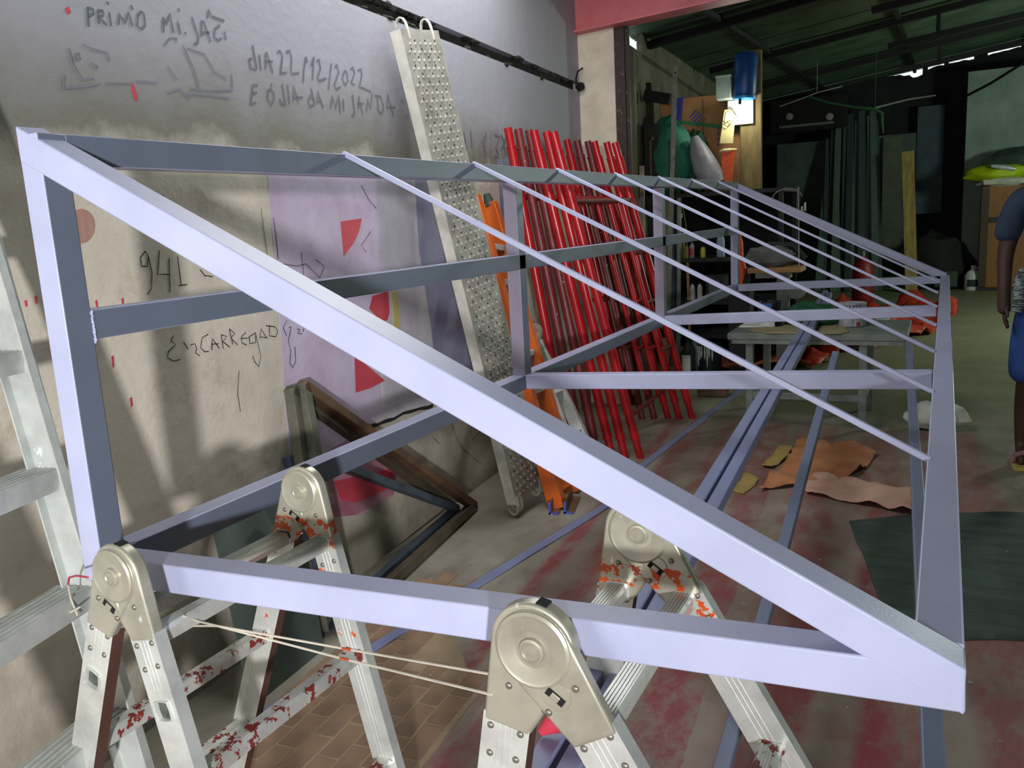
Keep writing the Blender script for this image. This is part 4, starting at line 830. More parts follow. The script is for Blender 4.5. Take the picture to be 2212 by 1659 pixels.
tin('black_paint_tin', 'black paint tin with blue paint run over its red and white print, on the bench', (0.461, 5.02, BZ+0.004), 0.078, 0.17, M('black_tin_print', srgb(20, 22, 34), 0.4), True, (M('running_blue_paint', srgb(64, 120, 186), 0.4), FA+0.1, 0.9),
    ((M_WHITE, 0.02, 0.34, FA-0.9, FA+0.9, 'white_label'), (M_PRED, 0.52, 0.58, FA-0.9, FA+0.9, 'red_lettering_band'), (M_WHITE, 0.44, 0.47, FA-0.7, FA+0.7, 'white_lettering_band')))
tin('white_paint_tin', 'white square-shouldered paint tin with grey drips on the bench', (0.991, 5.06, BZ+0.004), 0.085, 0.155, M('dripped_white_tin', srgb(206, 206, 214), 0.45, 0, srgb(150, 150, 158), 16, stretch=(3, 3, .4)), True, (M_GREY, FA, 1.8), ((M_PRED, 0.03, 0.2, FA+0.75, FA+1.05, 'red_mark'),))
gb = Vector((0.718, 5.12, BZ)); tag(MB().ball(gb + Vector((0, 0, .055)), (0.175, 0.10, 0.10), 26, 14, fn=lump(7, .3, 2)).build('green_bundle', M_GREENC), 'dark green cloth bundle on the bench between the two tins', 'cloth')
pt = MB().lohi((bl.x+.02, 4.95, BZ), (bl.x+.19, 5.1, BZ+.012)).lohi((bl.x+.03, 5.08, BZ+.01), (bl.x+.18, 5.1, BZ+.045)); tag(pt.build('paint_tray', M_WHITE, bevel=0.003), 'small white paint tray at the left end of the bench', 'tray')
tin('dripped_tin', 'dark paint tin with white drips standing on the floor left of the bench', (-0.341,6.55,0.0), 0.11, 0.27, M('dark_tin', srgb(24, 36, 44), 0.5), True, (M_WHITE, FA, 1.6), ((M_PRED, 0.02, 0.12, FA-.2, FA+.9, 'red_band'),))
def bottle(name, label, c, r, h, mat, lmat=None, cat='bottle', neck=0.4):
    c = V(c); t = thing(name, label, cat, tuple(c))
    MB().lathe(c, (0, 0, 1), [(r*.94, 0), (r, h*.03), (r, h*.62), (r*.85, h*.74), (r*neck, h*.84), (r*neck, h*.9)], 18).build('bottle_body', mat, t)
    MB().lathe(c + Vector((0, 0, h*.89)), (0, 0, 1), [(r*neck*1.15, 0), (r*neck*1.15, h*.1), (r*neck*.9, h*.11)], 14).build('cap', M_DARK, t)
    if lmat:
        n = 10; vs = [c + Vector((r*1.01*math.cos(FA-.9+1.8*i/n), r*1.01*math.sin(FA-.9+1.8*i/n), z*h)) for z in (.15, .55) for i in range(n+1)]
        MB().add(vs, [(i, i+1, n+2+i, n+1+i) for i in range(n)]).build('paper_label', lmat, t)
    return t
RZ = 0.30
# storage rack behind the pilaster
rx0, rx1, ry0, ry1 = -0.98, 0.22, 6.95, 7.75
rk = thing('storage_rack', 'dark steel storage rack crowded with bags, a carton and bottles behind the pilaster', 'rack', (rx0, ry0, 0))
for x in (rx0, rx1):
    for y in (ry0, ry1): MB().beam((x, y, 0), (x, y, 1.62), 0.04, 0.04, (0, 1, 0)).build('post', M_DARK, rk)
for z in (0.30, 0.62, 1.02, 1.62): MB().lohi((rx0-.03, ry0-.03, z-0.035), (rx1+.03, ry1+.03, z)).build('shelf', M_DARK, rk)
MB().lohi((rx0, ry1, 0.05), (rx1, ry1+.01, 1.6)).build('back_panel', M_BLACK, rk)
# on top of the rack
s = MB().ball((-0.845, 7.12, 1.97), (0.225, 0.16, 0.36), 28, 20, fn=lump(4, .16, 1.6)); tag(s.build('green_sack', M_SACK), 'bulging green woven sack on top of the storage rack', 'sack')
s = MB().ball((-0.60, 7.22, 1.90), (0.13, 0.14, 0.30), 24, 16, fn=lump(9, .28, 1.9)); tag(s.build('green_bundle', M('deep_green_cloth', srgb(34, 84, 60), .8)), 'deep green cloth bundle on the rack just right of the green sack', 'cloth')
cx = thing('cardboard_carton', 'large brown cardboard carton with blue print and a green strap on top of the rack', 'box', (-0.52, 7.5, 1.62))
ax = (Vector((1, 0.18, 0.0)).normalized(), Vector((-0.18, 1, 0)).normalized(), Vector((0, 0, 1)))
cc = Vector((-0.62, 7.50, 2.09))
MB().box(cc + ax[2]*-0.022, (0.74, 0.46, 0.894), ax).build('carton_body', M_CARD, cx, bevel=0.006)
fo = -ax[1]*0.232
MB().box(cc + fo + ax[0]*-0.23 + ax[2]*0.02, (0.085, 0.002, 0.82), ((ax[0]+ax[2]*0.12), ax[1], (ax[2]-ax[0]*-.10))).build('blue_tape', M('blue_print', srgb(52, 58, 150), .7), cx)
m = MB()
for i in range(5): m.box(cc + fo + ax[0]*(-0.06+0.02*i) + ax[2]*(0.27-0.022*i), (0.10, 0.002, 0.012), (ax[0]+ax[2]*0.9, ax[1], ax[2]-ax[0]*0.9))
tag(m.build('blue_print_stripes', M('blue_print_2', srgb(60, 66, 150), .7), cx, smooth=False), kind='stuff')
MB().beam(cc + fo*1.02 + ax[0]*-0.37 + ax[2]*0.24, cc + fo*1.02 + ax[0]*0.37 + ax[2]*0.10, 0.004, 0.032).build('green_strap', M('green_strap_web', srgb(30, 110, 66), .7), cx)
MB().box(cc + fo + ax[0]*0.03, (0.012, 0.003, 0.8), ax).build('flap_joint', M_RUST, cx)
m = MB()
for i in range(4): m.box(cc + fo + ax[0]*0.17 + ax[2]*(0.12 - 0.05*i), (0.02, 0.002, 0.03), ax)
tag(m.build('printed_marks', M('violet_print', srgb(86, 66, 120), .7), cx, smooth=False), kind='stuff')
s = MB().tube([(-0.57, 7.02, 2.13), (-0.53, 7.03, 2.0), (-0.47, 7.03, 1.85), (-0.41, 7.03, 1.74), (-0.37, 7.03, 1.68)], [0.035, 0.09, 0.12, 0.12, 0.09], 14); tag(s.build('plastic_bag', M_PLASTIC), 'crumpled grey plastic bag slumped on the right end of the rack top', 'bag')
tag(MB().lohi((-1.04, 6.98, 1.62), (-0.90, 7.3, 2.28)).lohi((-0.985, 6.972, 1.70), (-0.965, 6.982, 2.16), 1).lohi((-0.985, 6.972, 2.13), (-0.94, 6.982, 2.16), 1).build('tool_case', [M_DARK, M('beige_trim', srgb(120, 96, 76), .7)], bevel=0.004), 'narrow dark case with a beige edge standing at the left end of the rack top', 'case')
tag(MB().box((-0.92, 7.05, 2.52), (0.26, 0.05, 0.10), (Vector((1, 0, -0.25)), Vector((0, 1, 0)), Vector((.25, 0, 1)))).box((-1.0, 7.05, 2.58), (0.05, 0.04, 0.16)).build('wall_bracket', M_BLACK, bevel=0.004), 'black bracket jutting from the wall above the dark case', 'bracket')
# lit corner to the right of the rack
def px7(x, z, y=7.0): return Vector((x, y, z))
tag(MB().beam((-0.09, 7.22, 1.62), (-0.09, 7.22, 2.85), 0.19, 0.05, (0, 1, 0)).build('timber_post', M('dusty_timber_post', srgb(150, 132, 84), .8, 0, srgb(110, 94, 58), 5, stretch=(3, 3, .6)), bevel=0.006), 'dusty timber post carrying the blue drum beside the lit corner', 'post')
dr = thing('blue_drum', 'deep blue plastic drum with its lower rim painted as lit, hung on the timber post above the bulb', 'drum', (-0.115, 7.06, 2.42))
MB().lathe((-0.115, 7.05, 2.44), (0.05, 0, 1), [(0.095, 0), (0.102, 0.02), (0.104, 0.33), (0.08, 0.37), (0.0, 0.37)], 28).build('drum_body', M_BLUE, dr)
MB().lathe((-0.115, 7.05, 2.41), (0.05, 0, 1), [(0.08, 0), (0.103, 0.01), (0.105, 0.03)], 28).build('drum_rim', M_CYAN, dr)
tag(MB().lohi((-0.36, 6.99, 2.43), (-0.225, 7.13, 2.63)).lohi((-0.365, 6.985, 2.62), (-0.22, 7.135, 2.64)).build('plastic_box', M('pale_green_plastic', srgb(170, 190, 176), .5), bevel=0.006), 'pale green plastic box fixed left of the blue drum', 'box')
tag(MB().lohi((-0.29, 7.155, 2.21), (-0.06, 7.175, 2.43)).build('white_board', M_WHITE, bevel=0.002), 'white board glowing in the light of the bulb below the blue drum', 'board')
bb = thing('light_bulb', 'small glowing bulb below the blue drum', 'light bulb', (-0.14, 6.96, 2.37))
MB().ball((-0.14, 6.96, 2.345), 0.022, 14, 9).build('glass', M_BULB, bb); MB().cyl((-0.14, 6.96, 2.362), (-0.14, 6.98, 2.42), 0.012, n=10).build('bulb_socket', M_DARK, bb)
cb = thing('cream_board', 'cream coloured board with a loop of black wire, under the glowing bulb', 'board', (-0.30, 7.05, 2.08))
MB().hexa([(-0.340, 7.04, 2.050), (-0.220, 7.04, 2.040), (-0.200, 7.06, 2.345), (-0.300, 7.06, 2.345), (-0.340, 7.055, 2.050), (-0.220, 7.055, 2.040), (-0.200, 7.075, 2.345), (-0.300, 7.075, 2.345)]).build('board_face', M_CREAM, cb, bevel=0.002)
MB().tube([(-0.315, 7.035, 2.255), (-0.285, 7.035, 2.225), (-0.245, 7.036, 2.245), (-0.235, 7.038, 2.215), (-0.265, 7.034, 2.190), (-0.300, 7.034, 2.215), (-0.285, 7.036, 2.315), (-0.225, 7.044, 2.345), (-0.185, 7.05, 2.275)], 0.0035, 6).build('wire_loop', M_BLACK, cb)
ob = thing('orange_board', 'bright orange plastic board with a torn pale top below the cream board', 'board', (-0.2, 7.05, 1.66))
MB().hexa([(-0.315, 7.03, 1.660), (-0.235, 7.03, 1.660), (-0.205, 7.04, 1.980), (-0.325, 7.04, 1.980), (-0.315, 7.07, 1.660), (-0.235, 7.07, 1.660), (-0.205, 7.08, 1.980), (-0.325, 7.08, 1.980)]).build('board_face', M_ORANGE2, ob, bevel=0.003)
MB().ball((-0.265, 7.055, 1.985), (0.075, 0.03, 0.016), 16, 8, fn=lump(3, .5, 3)).build('torn_edge', M_CREAM, ob)
tag(MB().lohi((-0.425, 7.02, 1.655), (-0.37, 7.12, 1.80)).build('small_box', M_DARK, bevel=0.004), 'small dark box leaning on the orange board', 'box')
# on the shelves
bottle('white_jar', 'white jar with a ribbed stem on the middle shelf near the frame end post', (-0.34, 7.05, 1.02), 0.038, 0.24, M('bluish_white_plastic', srgb(176, 196, 214), .5), None, 'jar', 0.3)
bottle('yellow_reel', 'small yellow reel glinting on the middle shelf', (-0.50, 7.02, 1.02), 0.024, 0.11, M('yellow_plastic', srgb(214, 206, 60), .5), None, 'reel', .8)
bottle('olive_can', 'tall olive green can on the middle shelf left of the yellow reel', (-0.72, 7.02, 1.02), 0.05, 0.26, M('olive_paint', srgb(104, 110, 30), .6), None, 'can', .8)
bottle('clear_bottle', 'small pale bottle on the middle shelf between olive can and yellow reel', (-0.60, 7.0, 1.02), 0.024, 0.16, M_GREY2, M_PRED)
for i, (x, lab) in enumerate(((-0.60, 'white spray can on the low shelf, the left of a pair'), (-0.53, 'white spray can on the low shelf, the right of a pair'))):
    bottle('spray_can', lab, (x, 7.0, 0.62), 0.026, 0.17, M_WHITE, None, 'can', .6)
tag(MB().lohi((-0.47, 6.98, 0.62), (-0.30, 7.2, 0.86)).lohi((-0.44, 6.972, 0.68), (-0.34, 6.98, 0.80), 1).build('dark_carton', [M_DARK, M_GREY], bevel=0.004), 'dark carton with a grey face on the low shelf beside the spray cans', 'box')
bottle('labelled_bottle', 'dark bottle with a white and navy label standing on the floor before the rack', (-0.486,6.387,0.0), 0.06, 0.36, M_DARK, M_WHITE)
bottle('grey_bottle', 'plain blue-grey bottle standing beside the labelled bottle', (-0.459,6.531,0.0), 0.06, 0.36, M('blue_grey_plastic', srgb(110, 124, 140), .5))
# stock standing in front of the rack
def stand(name, label, p0, p1, wd, th, mat, cat, up=(0, 1, 0), extra=None):
    o = MB().beam(p0, p1, wd, th, up).build(name, mat, bevel=min(wd, th)*0.12); return tag(o, label, cat)
bz = lambda u: u
ab = thing('angle_bar', 'tall galvanised angle bar with a hole near its top standing in front of the rack', 'steel bar', (-0.827,6.872,0.0))
f0 = Vector((-0.827,6.872,0.0)); f1 = Vector((-0.711, 6.932, 2.76))
m = MB().beam(f0, f1, 0.042, 0.005, (0, 1, 0)).beam(f0 + Vector((-.02, .02, 0)), f1 + Vector((-.02, .02, 0)), 0.005, 0.042, (0, 1, 0)); m.build('bar', M_GALV, ab)
MB().cyl(f1 + Vector((0, -.004, -.06)), f1 + Vector((0, -.002, -.06)), 0.008, n=10).build('bolt_hole', M_HOLE, ab)
g0 = f0 + Vector((0.06, 0.0, 0)); tag(MB().beam(g0, g0 + Vector((0.0, .1, 2.12)), 0.05, 0.03, (0, 1, 0)).build('channel_bar', M_SLATE, bevel=0.003), 'dark slate channel bar standing close beside the tall angle bar', 'steel bar')
g1 = f0 + Vector((0.115, -0.02, 0)); tag(MB().cyl(g1, g1 + Vector((0.01, .1, 1.62)), 0.024, n=14).cyl(g1 + Vector((0.01, .1, 1.40)), g1 + Vector((0.01, .1, 1.44)), 0.03, n=14).build('grey_pipe', M_BENCH), 'grey pipe with a collar standing right of the dark channel bar', 'pipe')
g2 = f0 + Vector((-0.225, -0.12, 0)); tag(MB().box(g2 + Vector((0, 0, .80)), (0.115, 0.02, 1.60)).box(g2 + Vector((0.06, -0.005, .80)), (0.012, 0.03, 1.60)).build('grey_board', M_GREY2, bevel=0.003), 'long grey board with a pale splintered edge standing left of the angle bar', 'board')
g3 = f0 + Vector((-0.21, -0.04, 0)); tag(MB().beam(g3, g3 + Vector((0, .06, 1.90)), 0.045, 0.02, (0, 1, 0)).build('pale_stick', M('whitewashed_stick', srgb(200, 184, 170), .8, 0, srgb(160, 130, 116), 9), bevel=0.002), 'whitewashed stick poking up behind the grey board', 'stick')
g4 = f0 + Vector((-0.335, -0.35, 0)); tag(MB().hexa([(g4.x-.11, g4.y, 0), (g4.x+.08, g4.y, 0), (g4.x+.08, g4.y+.1, 1.62), (g4.x-.11, g4.y+.1, 1.62), (g4.x-.11, g4.y+.015, 0), (g4.x+.08, g4.y+.015, 0), (g4.x+.08, g4.y+.115, 1.62), (g4.x-.11, g4.y+.115, 1.62)]).build('lilac_panel', M_LILAC, bevel=0.002), 'pale lilac panel standing between the red scaffold and the grey board', 'panel')
g5 = f0 + Vector((0.20, 0.1, 0)); tag(MB().beam(g5 + Vector((0, 0, .30)), g5 + Vector((-.02, .03, 1.13)), 0.026, 0.015, (0, 1, 0)).build('wood_batten', M_WOOD, bevel=0.002), 'thin pale wood batten standing right of the grey pipe', 'batten')
tag(MB().tube([g5 + Vector((-.02, .03, 1.13)), g5 + Vector((-.03, .03, 1.35)), g5 + Vector((-.06, .03, 1.52)), g5 + Vector((-.08, .03, 1.60))], 0.0045, 6).build('cord', M('yellowish_cord', srgb(150, 150, 110), .8)), 'thin yellowish cord hanging above the wood batten', 'cord')

# ------------------------------------------------------------------ stand with a board beyond the bench
SY = 6.45
sx0, sx1, sz = 0.021, 0.464, 0.901
ws = thing('saw_stand', 'machine stand with a pale wooden board for its top, beyond the far frame end', 'stand', ((sx0+sx1)/2, SY+.15, 0))
MB().lohi((sx0, SY, sz), (sx1, SY+.32, sz+.045)).build('board_top', M_WOOD, ws, bevel=0.004)
xm = 0.299
MB().lohi((xm-.05, SY+.1, 0.03), (xm+.05, SY+.2, sz)).build('pedestal', M_GREY, ws, bevel=0.004)
MB().lohi((xm-.22, SY, 0), (xm+.22, SY+.34, 0.03)).build('base_plate', M_DARK, ws, bevel=0.004)
MB().cyl((xm+.12, SY+.05, sz-.16), (xm+.12, SY+.2, sz-.16), 0.07, n=18).build('motor', M_BENCH, ws)
MB().lohi((sx0+.05, SY+.1, sz-.05), (sx1-.1, SY+.22, sz)).build('under_rail', M_GREY2, ws)
tag(MB().ball(((sx0+sx1)/2-.05, SY+.16, sz+.12), (0.21, 0.12, 0.10), 22, 12, fn=lump(5, .4, 2)).build('grey_rag', M_GREY), 'grey rag heap on the wooden top of the machine stand', 'rag')
tag(MB().tube([(sx0-.05, SY+.2, sz-.1), (sx0+.0, SY+.2, sz+.1), (sx0+.15, SY+.2, sz+.23), (sx0+.35, SY+.2, sz+.22), (sx0+.45, SY+.2, sz+.1)], 0.03, 8).build('black_hose', M_DARK), 'thick dark hose arching over the grey rag heap', 'hose')
wz = Vector((sx1-.03, SY+.1, sz+.045)); wt = thing('wire_stand', 'thin pale upright wire with clips on the machine stand board', 'stand', tuple(wz))
MB().cyl(wz, wz + Vector((-.01, 0, .66)), 0.006, n=8).build('upright_wire', M_GREY2, wt)
for k, (a, b) in enumerate(((0.40, 0.10), (0.46, 0.07), (0.38, 0.05))): MB().cyl(wz + Vector((.02+.025*k, 0, a)), wz + Vector((.02+.025*k, 0, a+b)), 0.008, n=8).build('clip', M_WHITE, wt)
MB().tube([wz + Vector((-.1+.0*i, 0, .58)) + Vector((.12*math.cos(a), 0, .07*math.sin(a))) for i, a in enumerate([2*math.pi*q/14 for q in range(12)])], 0.004, 6).build('wire_coil', M_GREY2, wt)
oc = Vector((-0.081, 6.72, 0)); z0_ = 0.78; z1_ = 1.236
oh = thing('orange_holder', 'tall tapering orange plastic piece on a dark box beside the far end post', 'plastic piece', tuple(oc))
MB().tube([(oc.x, oc.y, z0_), (oc.x+.005, oc.y, z0_+.12), (oc.x-.015, oc.y, z0_+.24), (oc.x-.02, oc.y, z0_+.38), (oc.x-.025, oc.y, z1_)], [0.055, 0.05, 0.034, 0.034, 0.016], 14).build('orange_body', M_ORANGE2, oh)
MB().tube([(oc.x-.03, oc.y-.036, z0_+.28), (oc.x-.02, oc.y-.038, z0_+.33), (oc.x-.03, oc.y-.036, z0_+.38)], 0.006, 6).build('white_mark', M_WHITE, oh)
tag(MB().lohi((oc.x-.10, 6.62, 0), (oc.x+.09, 6.86, z0_)).build('dark_box', M_DARK, bevel=0.006), 'dark box on the floor holding up the orange plastic piece', 'box')
rd = Vector((0.56,11.626,0.0)); t = thing('red_cylinder', 'dark red gas cylinder with a rounded shoulder far back, seen over the frame end bar', 'gas cylinder', tuple(rd))
MB().lathe(rd, (0, 0, 1), [(0.13, 0), (0.14, 0.02), (0.14, 0.52), (0.12, 0.62), (0.07, 0.69), (0.04, 0.72)], 20).build('cylinder_body', M('dull_red_paint', srgb(140, 28, 28), .5), t); MB().cyl(rd + Vector((0, 0, .71)), rd + Vector((0, 0, .80)), 0.025, n=10).build('valve', M_GREY, t)

# ------------------------------------------------------------------ the back of the hall
tag(MB().lohi((-1.193, 15.30, 0), (1.067, 15.9, 2.55)).build('partition', MW_BACK, smooth=False), kind='structure')
random.seed(3)
us = [1738, 1752, 1764, 1775, 1787, 1797, 1808, 1818, 1829, 1840, 1852, 1863, 1874, 1886]
ut = [1790, 1788, 1800, 1812, 1806, 1826, 1838, 1843, 1852, 1862, 1868, 1878, 1886, 1893]
B_ = [[-0.338,12.656,0.0],[-0.242,12.649,0.0],[-0.161,12.643,0.0],[-0.087,12.637,0.0],[-0.006,12.631,0.0],[0.061,12.627,0.0],[0.133,12.621,0.0],[0.199,12.616,0.0],[0.272,12.611,0.0],[0.343,12.606,0.0],[0.421,12.6,0.0],[0.492,12.595,0.0],[0.562,12.59,0.0],[0.639,12.584,0.0]]
T_ = [[-0.297,15.15,2.328],[-0.315,15.15,2.563],[-0.227,15.15,2.695],[-0.139,15.15,2.84],[-0.179,15.15,2.551],[-0.036,15.15,2.922],[0.052,15.15,2.943],[0.094,15.15,2.68],[0.158,15.15,2.811],[0.228,15.15,2.971],[0.277,15.15,2.739],[0.346,15.15,2.883],[0.403,15.15,2.953],[0.457,15.15,2.782]]
labs = ['leftmost', 'second from the left', 'third from the left', 'fourth from the left', 'fifth from the left', 'sixth from the left', 'seventh from the left', 'seventh from the right', 'sixth from the right', 'fifth from the right', 'fourth from the right', 'third from the right', 'second from the right', 'rightmost']
for i in range(14):
    p = Vector(B_[i]); p.y = 14.2 + 0.05*(i % 3); q = Vector(T_[i]); d = (q-p)
    tag(MB().beam(p, q, 0.07 if i % 3 else 0.10, 0.05, (0, 1, 0)).build('stock_bar', M('stock_bar_%d' % i, srgb(*((92, 112, 104), (70, 88, 88), (58, 72, 70), (104, 118, 106))[i % 4]), .6), bevel=0.004), 'grey-green steel bar leaning on the back partition, %s of fourteen' % labs[i], 'steel bar', 'steel bars leaning at the back of the hall')
tag(MB().lohi((0.573, 15.2, 0), (0.877, 15.24, 2.504)).build('tall_board', M('olive_grey_board', srgb(96, 104, 84), .8)), 'olive grey board standing at the back beside the yellow plank', 'board')
yb, yt = Vector((1.117,13.859,0.0)), Vector((0.985,14.3,2.206)); tag(MB().beam(yb, yt, 0.18, 0.035, (0, 1, 0)).build('yellow_plank', M_YWOOD, bevel=0.004), 'tall yellow stained plank standing upright at the back of the hall', 'plank')
# dark machine with two pale round lamps high at the back
mz = Vector((-0.655,15.2,2.988))
dm_ = thing('dark_machine', 'black machine with two pale round lamps high at the back of the hall', 'machine', (mz.x, 15.2, 2.75))
MB().lohi((mz.x-.62, 15.05, 2.72), (mz.x+.66, 15.6, 3.3)).build('machine_body', M_BLACK, dm_, bevel=0.03)
for u in ((-0.942,15.04,2.988), (-0.278,15.04,2.922)): MB().lathe(u, (0, -1, 0), [(0.062, -0.02), (0.062, 0.01), (0.045, 0.02), (0, 0.022)], 18).build('round_lamp', M_GREY2, dm_)
MB().lohi((mz.x-.45, 15.0, 2.80), (mz.x+.45, 15.05, 2.84)).build('bumper_bar', M_GREY, dm_)
# cabinet, vest and jug by the far wall
cy = 14.1
c0, c1, czt = 2.046, 2.491, 1.584
cab = thing('brown_cabinet', 'tall brown cabinet with a dark hinge band standing behind the person', 'cabinet', (c0, cy, 0))
MB().lohi((c0, cy, 0.05), (c1+0.35, cy+.5, czt)).build('cabinet_body', M_BROWN, cab, bevel=0.006)
MB().lohi((c0, cy-.002, 0.0), (c1+0.35, cy+.45, 0.05)).build('plinth', M_DARK, cab)
MB().lohi((c0-.005, cy-.012, 0.06), (c0+.10, cy, czt-.01)).build('edge_strip', M('dark_brown_strip', srgb(70, 50, 26), .6), cab)
MB().lohi((c0+.11, cy-.02, 1.04), (c1+.1, cy, 1.12)).build('hinge_band', M_DARK, cab)
hv = thing('hi_vis_vest', 'yellow-green safety vest with a reflective strip bundled on top of the cabinet', 'vest', (c0+.2, cy+.2, czt))
MB().ball((c0+.22, cy+.16, czt+.20), (0.50, 0.28, 0.13), 26, 14, fn=lump(6, .22, 1.5)).build('vest_cloth', M_YGREEN, hv)
MB().ball((c0+.30, cy+.14, czt+.06), (0.36, 0.24, 0.10), 20, 10, fn=lump(8, .3, 1.8)).build('lower_fold', M_WHITEC, hv)
MB().tube([(c0+.1, cy-.11, czt+.30), (c0+.25, cy-.13, czt+.27), (c0+.42, cy-.12, czt+.23)], [.02, .04, .025], 10).build('reflective_strip', M_REFLECT, hv)
tag(MB().ball((c0+.50, cy+.24, czt+.36), (0.48, 0.25, 0.20), 24, 14, fn=lump(11, .25, 1.6)).build('green_bundle', M_MAT), 'dark green bundle lying over the safety vest on the cabinet', 'cloth')
jg = Vector((1.981,14.275,0.0)); jt = thing('white_jug', 'white plastic jug with a dark label on the floor beside the cabinet', 'jug', tuple(jg))
MB().lathe(jg, (0, 0, 1), [(0.115, 0), (0.125, 0.015), (0.125, 0.22), (0.09, 0.29), (0.035, 0.32), (0.035, 0.36)], 22).build('jug_body', M_WHITE, jt)
MB().tube([jg + Vector((.03, 0, .34)), jg + Vector((.09, 0, .36)), jg + Vector((.125, 0, .31)), jg + Vector((.115, 0, .22))], 0.014, 8).build('handle', M_WHITE, jt)
MB().cyl(jg + Vector((0, 0, .355)), jg + Vector((0, 0, .385)), 0.038, n=12).build('cap', M_WHITE, jt)
MB().add([jg + Vector((0.128*math.cos(a), 0.128*math.sin(a), z)) for z in (.06, .17) for a in [-2.3+1.3*i/8 for i in range(9)]], [(i, i+1, 10+i, 9+i) for i in range(8)]).build('paper_label', M_DKGREEN, jt)
# dark clutter heap in the doorway beside the partition
dk0 = Vector((1.515,14.424,0.0))
tag(MB().ball(dk0 + Vector((-.1, .3, .38)), (0.55, 0.4, 0.5), 22, 14, fn=lump(13, .4, 1.6)).build('dark_bundle', M_BLACK), 'large black bundle heaped in the dark opening at the back', 'bundle')
tag(MB().box(dk0 + Vector((.08, 0, .17)), (0.34, 0.3, 0.26)).build('grey_case', M('grey_green_case', srgb(62, 76, 68), .7), bevel=0.02), 'dull grey-green case on the floor before the black bundle', 'case')
tag(MB().lohi((1.076, 15.7, 1.2), (1.489, 15.75, 3.0)).build('hanging_sheet', M('slate_sheet', srgb(80, 96, 104), .8)), 'slate grey sheet hanging in the dark opening right of the yellow plank', 'sheet')

# ------------------------------------------------------------------ cables and rope
tag(MB().tube([(-0.099,11.0,2.834), (0.156,11.0,2.726), (0.489,11.0,2.634), (0.707,11.0,2.589), (0.788,11.0,2.531), (0.791,11.0,2.436), (0.81,11.0,2.288)], [.014, .014, .016, .02, .022, .018, .01], 8).tube([(0.707,11.0,2.589), (0.707, 11.0, 3.44)], 0.004, 6).build('green_rope', M('green_rope_fibre', srgb(44, 92, 52), .8)), 'green rope sagging under the roof with its end hanging down', 'rope')
tag(MB().tube([(0.706,11.0,2.606), (1.038,12.0,2.767), (1.36,13.0,2.886)], 0.012, 8).build('pale_cable', M_GREY), 'pale cable running from the green rope towards the far wall', 'cable')
tag(MB().tube([(2.936,12.0,3.271), (2.367,12.0,3.072), (2.028,12.5,2.916), (1.78,13.0,2.846), (1.482,13.5,2.793)], 0.018, 8).build('black_cable', M_BLACK), 'thick black cable slanting across the pale far wall', 'cable')
tag(MB().tube([(-0.614,12.0,2.851), (-0.263,12.0,2.939), (-0.11,12.0,2.984), (0.221,12.0,3.032)], 0.009, 6).tube([(-0.11,12.0,2.984), (-0.11, 12.0, 3.50)], 0.004, 6).build('steel_rod', M_GREY2), 'thin bright rod slanting under the roof above the green rope', 'rod')
lc = [W(*q, 0.03) for q in [[5.038,2.395],[5.0,2.435],[5.051,2.493],[5.169,2.534],[5.273,2.539],[5.301,2.486],[5.245,2.419]]]
lt = thing('cable_loop', 'black cable loop hanging out of the wall slot beside the pilaster', 'cable', tuple(lc[0]))
MB().tube(lc, 0.006, 8).build('loop', M_BLACK, lt)
MB().ball(W(*(5.117,2.397), 0.025), (0.03, 0.05, 0.028), 14, 8, fn=lump(3, .4, 2)).build('tape_knot', M_BLACK, lt)
# end of the near wall strip: a rough stub of the pink beam's bearing
# ------------------------------------------------------------------ the person at the right edge
def skin(name, nodes, edges, mat, parent, sub=2):
    me = bpy.data.meshes.new(name); o0 = ORG[parent.name]
    me.from_pydata([tuple(V(p)-o0) for p, r in nodes], edges, []); me.materials.append(mat)
    o = bpy.data.objects.new(name, me); COL.objects.link(o); o.parent = parent; ORG[o.name] = o0
    s = o.modifiers.new('skin', 'SKIN'); s.use_smooth_shade = True
    for i, (p, r) in enumerate(nodes):
        d = me.skin_vertices[0].data[i]; d.radius = r if isinstance(r, tuple) else (r, r); d.use_root = (i == 0)
    b = o.modifiers.new('sub', 'SUBSURF'); b.levels = sub; b.render_levels = sub
    return o
PX, PY = 2.069, 4.187
pn = thing('person', 'person in a navy tee shirt and blue shorts standing at the right edge, arm hanging', 'person', (PX, PY, 0))
def pp(x, y, z): return (PX+x, PY+y, z)
nodes = [(pp(0, 0, .95), (.15, .105)), (pp(0, 0, 1.12), (.135, .10)), (pp(0, .0, 1.32), (.155, .105)), (pp(0, .01, 1.46), (.10, .08)), (pp(0, 0, 1.53), .055), (pp(0, -.02, 1.60), .06), (pp(0, -.025, 1.68), (.078, .095)), (pp(0, -.02, 1.76), (.066, .085)),
         (pp(-.19, .01, 1.42), .058), (pp(-.25, .0, 1.15), .045), (pp(-.25, -.05, .93), .034), (pp(-.247, -.06, .87), (.020, .036)), (pp(-.245, -.068, .822), (.015, .034)), (pp(.19, .01, 1.42), .058), (pp(.25, .0, 1.15), .045), (pp(.25, -.05, .93), .034), (pp(.247, -.06, .87), (.020, .036)), (pp(.245, -.068, .822), (.015, .034)),
         (pp(-.10, 0, .86), .085), (pp(-.115, -.01, .48), .058), (pp(-.12, .02, .30), .056), (pp(-.12, .03, .08), .038), (pp(-.13, -.09, .035), (.042, .026)), (pp(-.135, -.15, .03), (.04, .018)),
         (pp(.10, 0, .86), .085), (pp(.115, -.01, .48), .058), (pp(.12, .02, .30), .056), (pp(.12, .03, .08), .038), (pp(.13, -.09, .035), (.042, .026)), (pp(.135, -.15, .03), (.04, .018))]
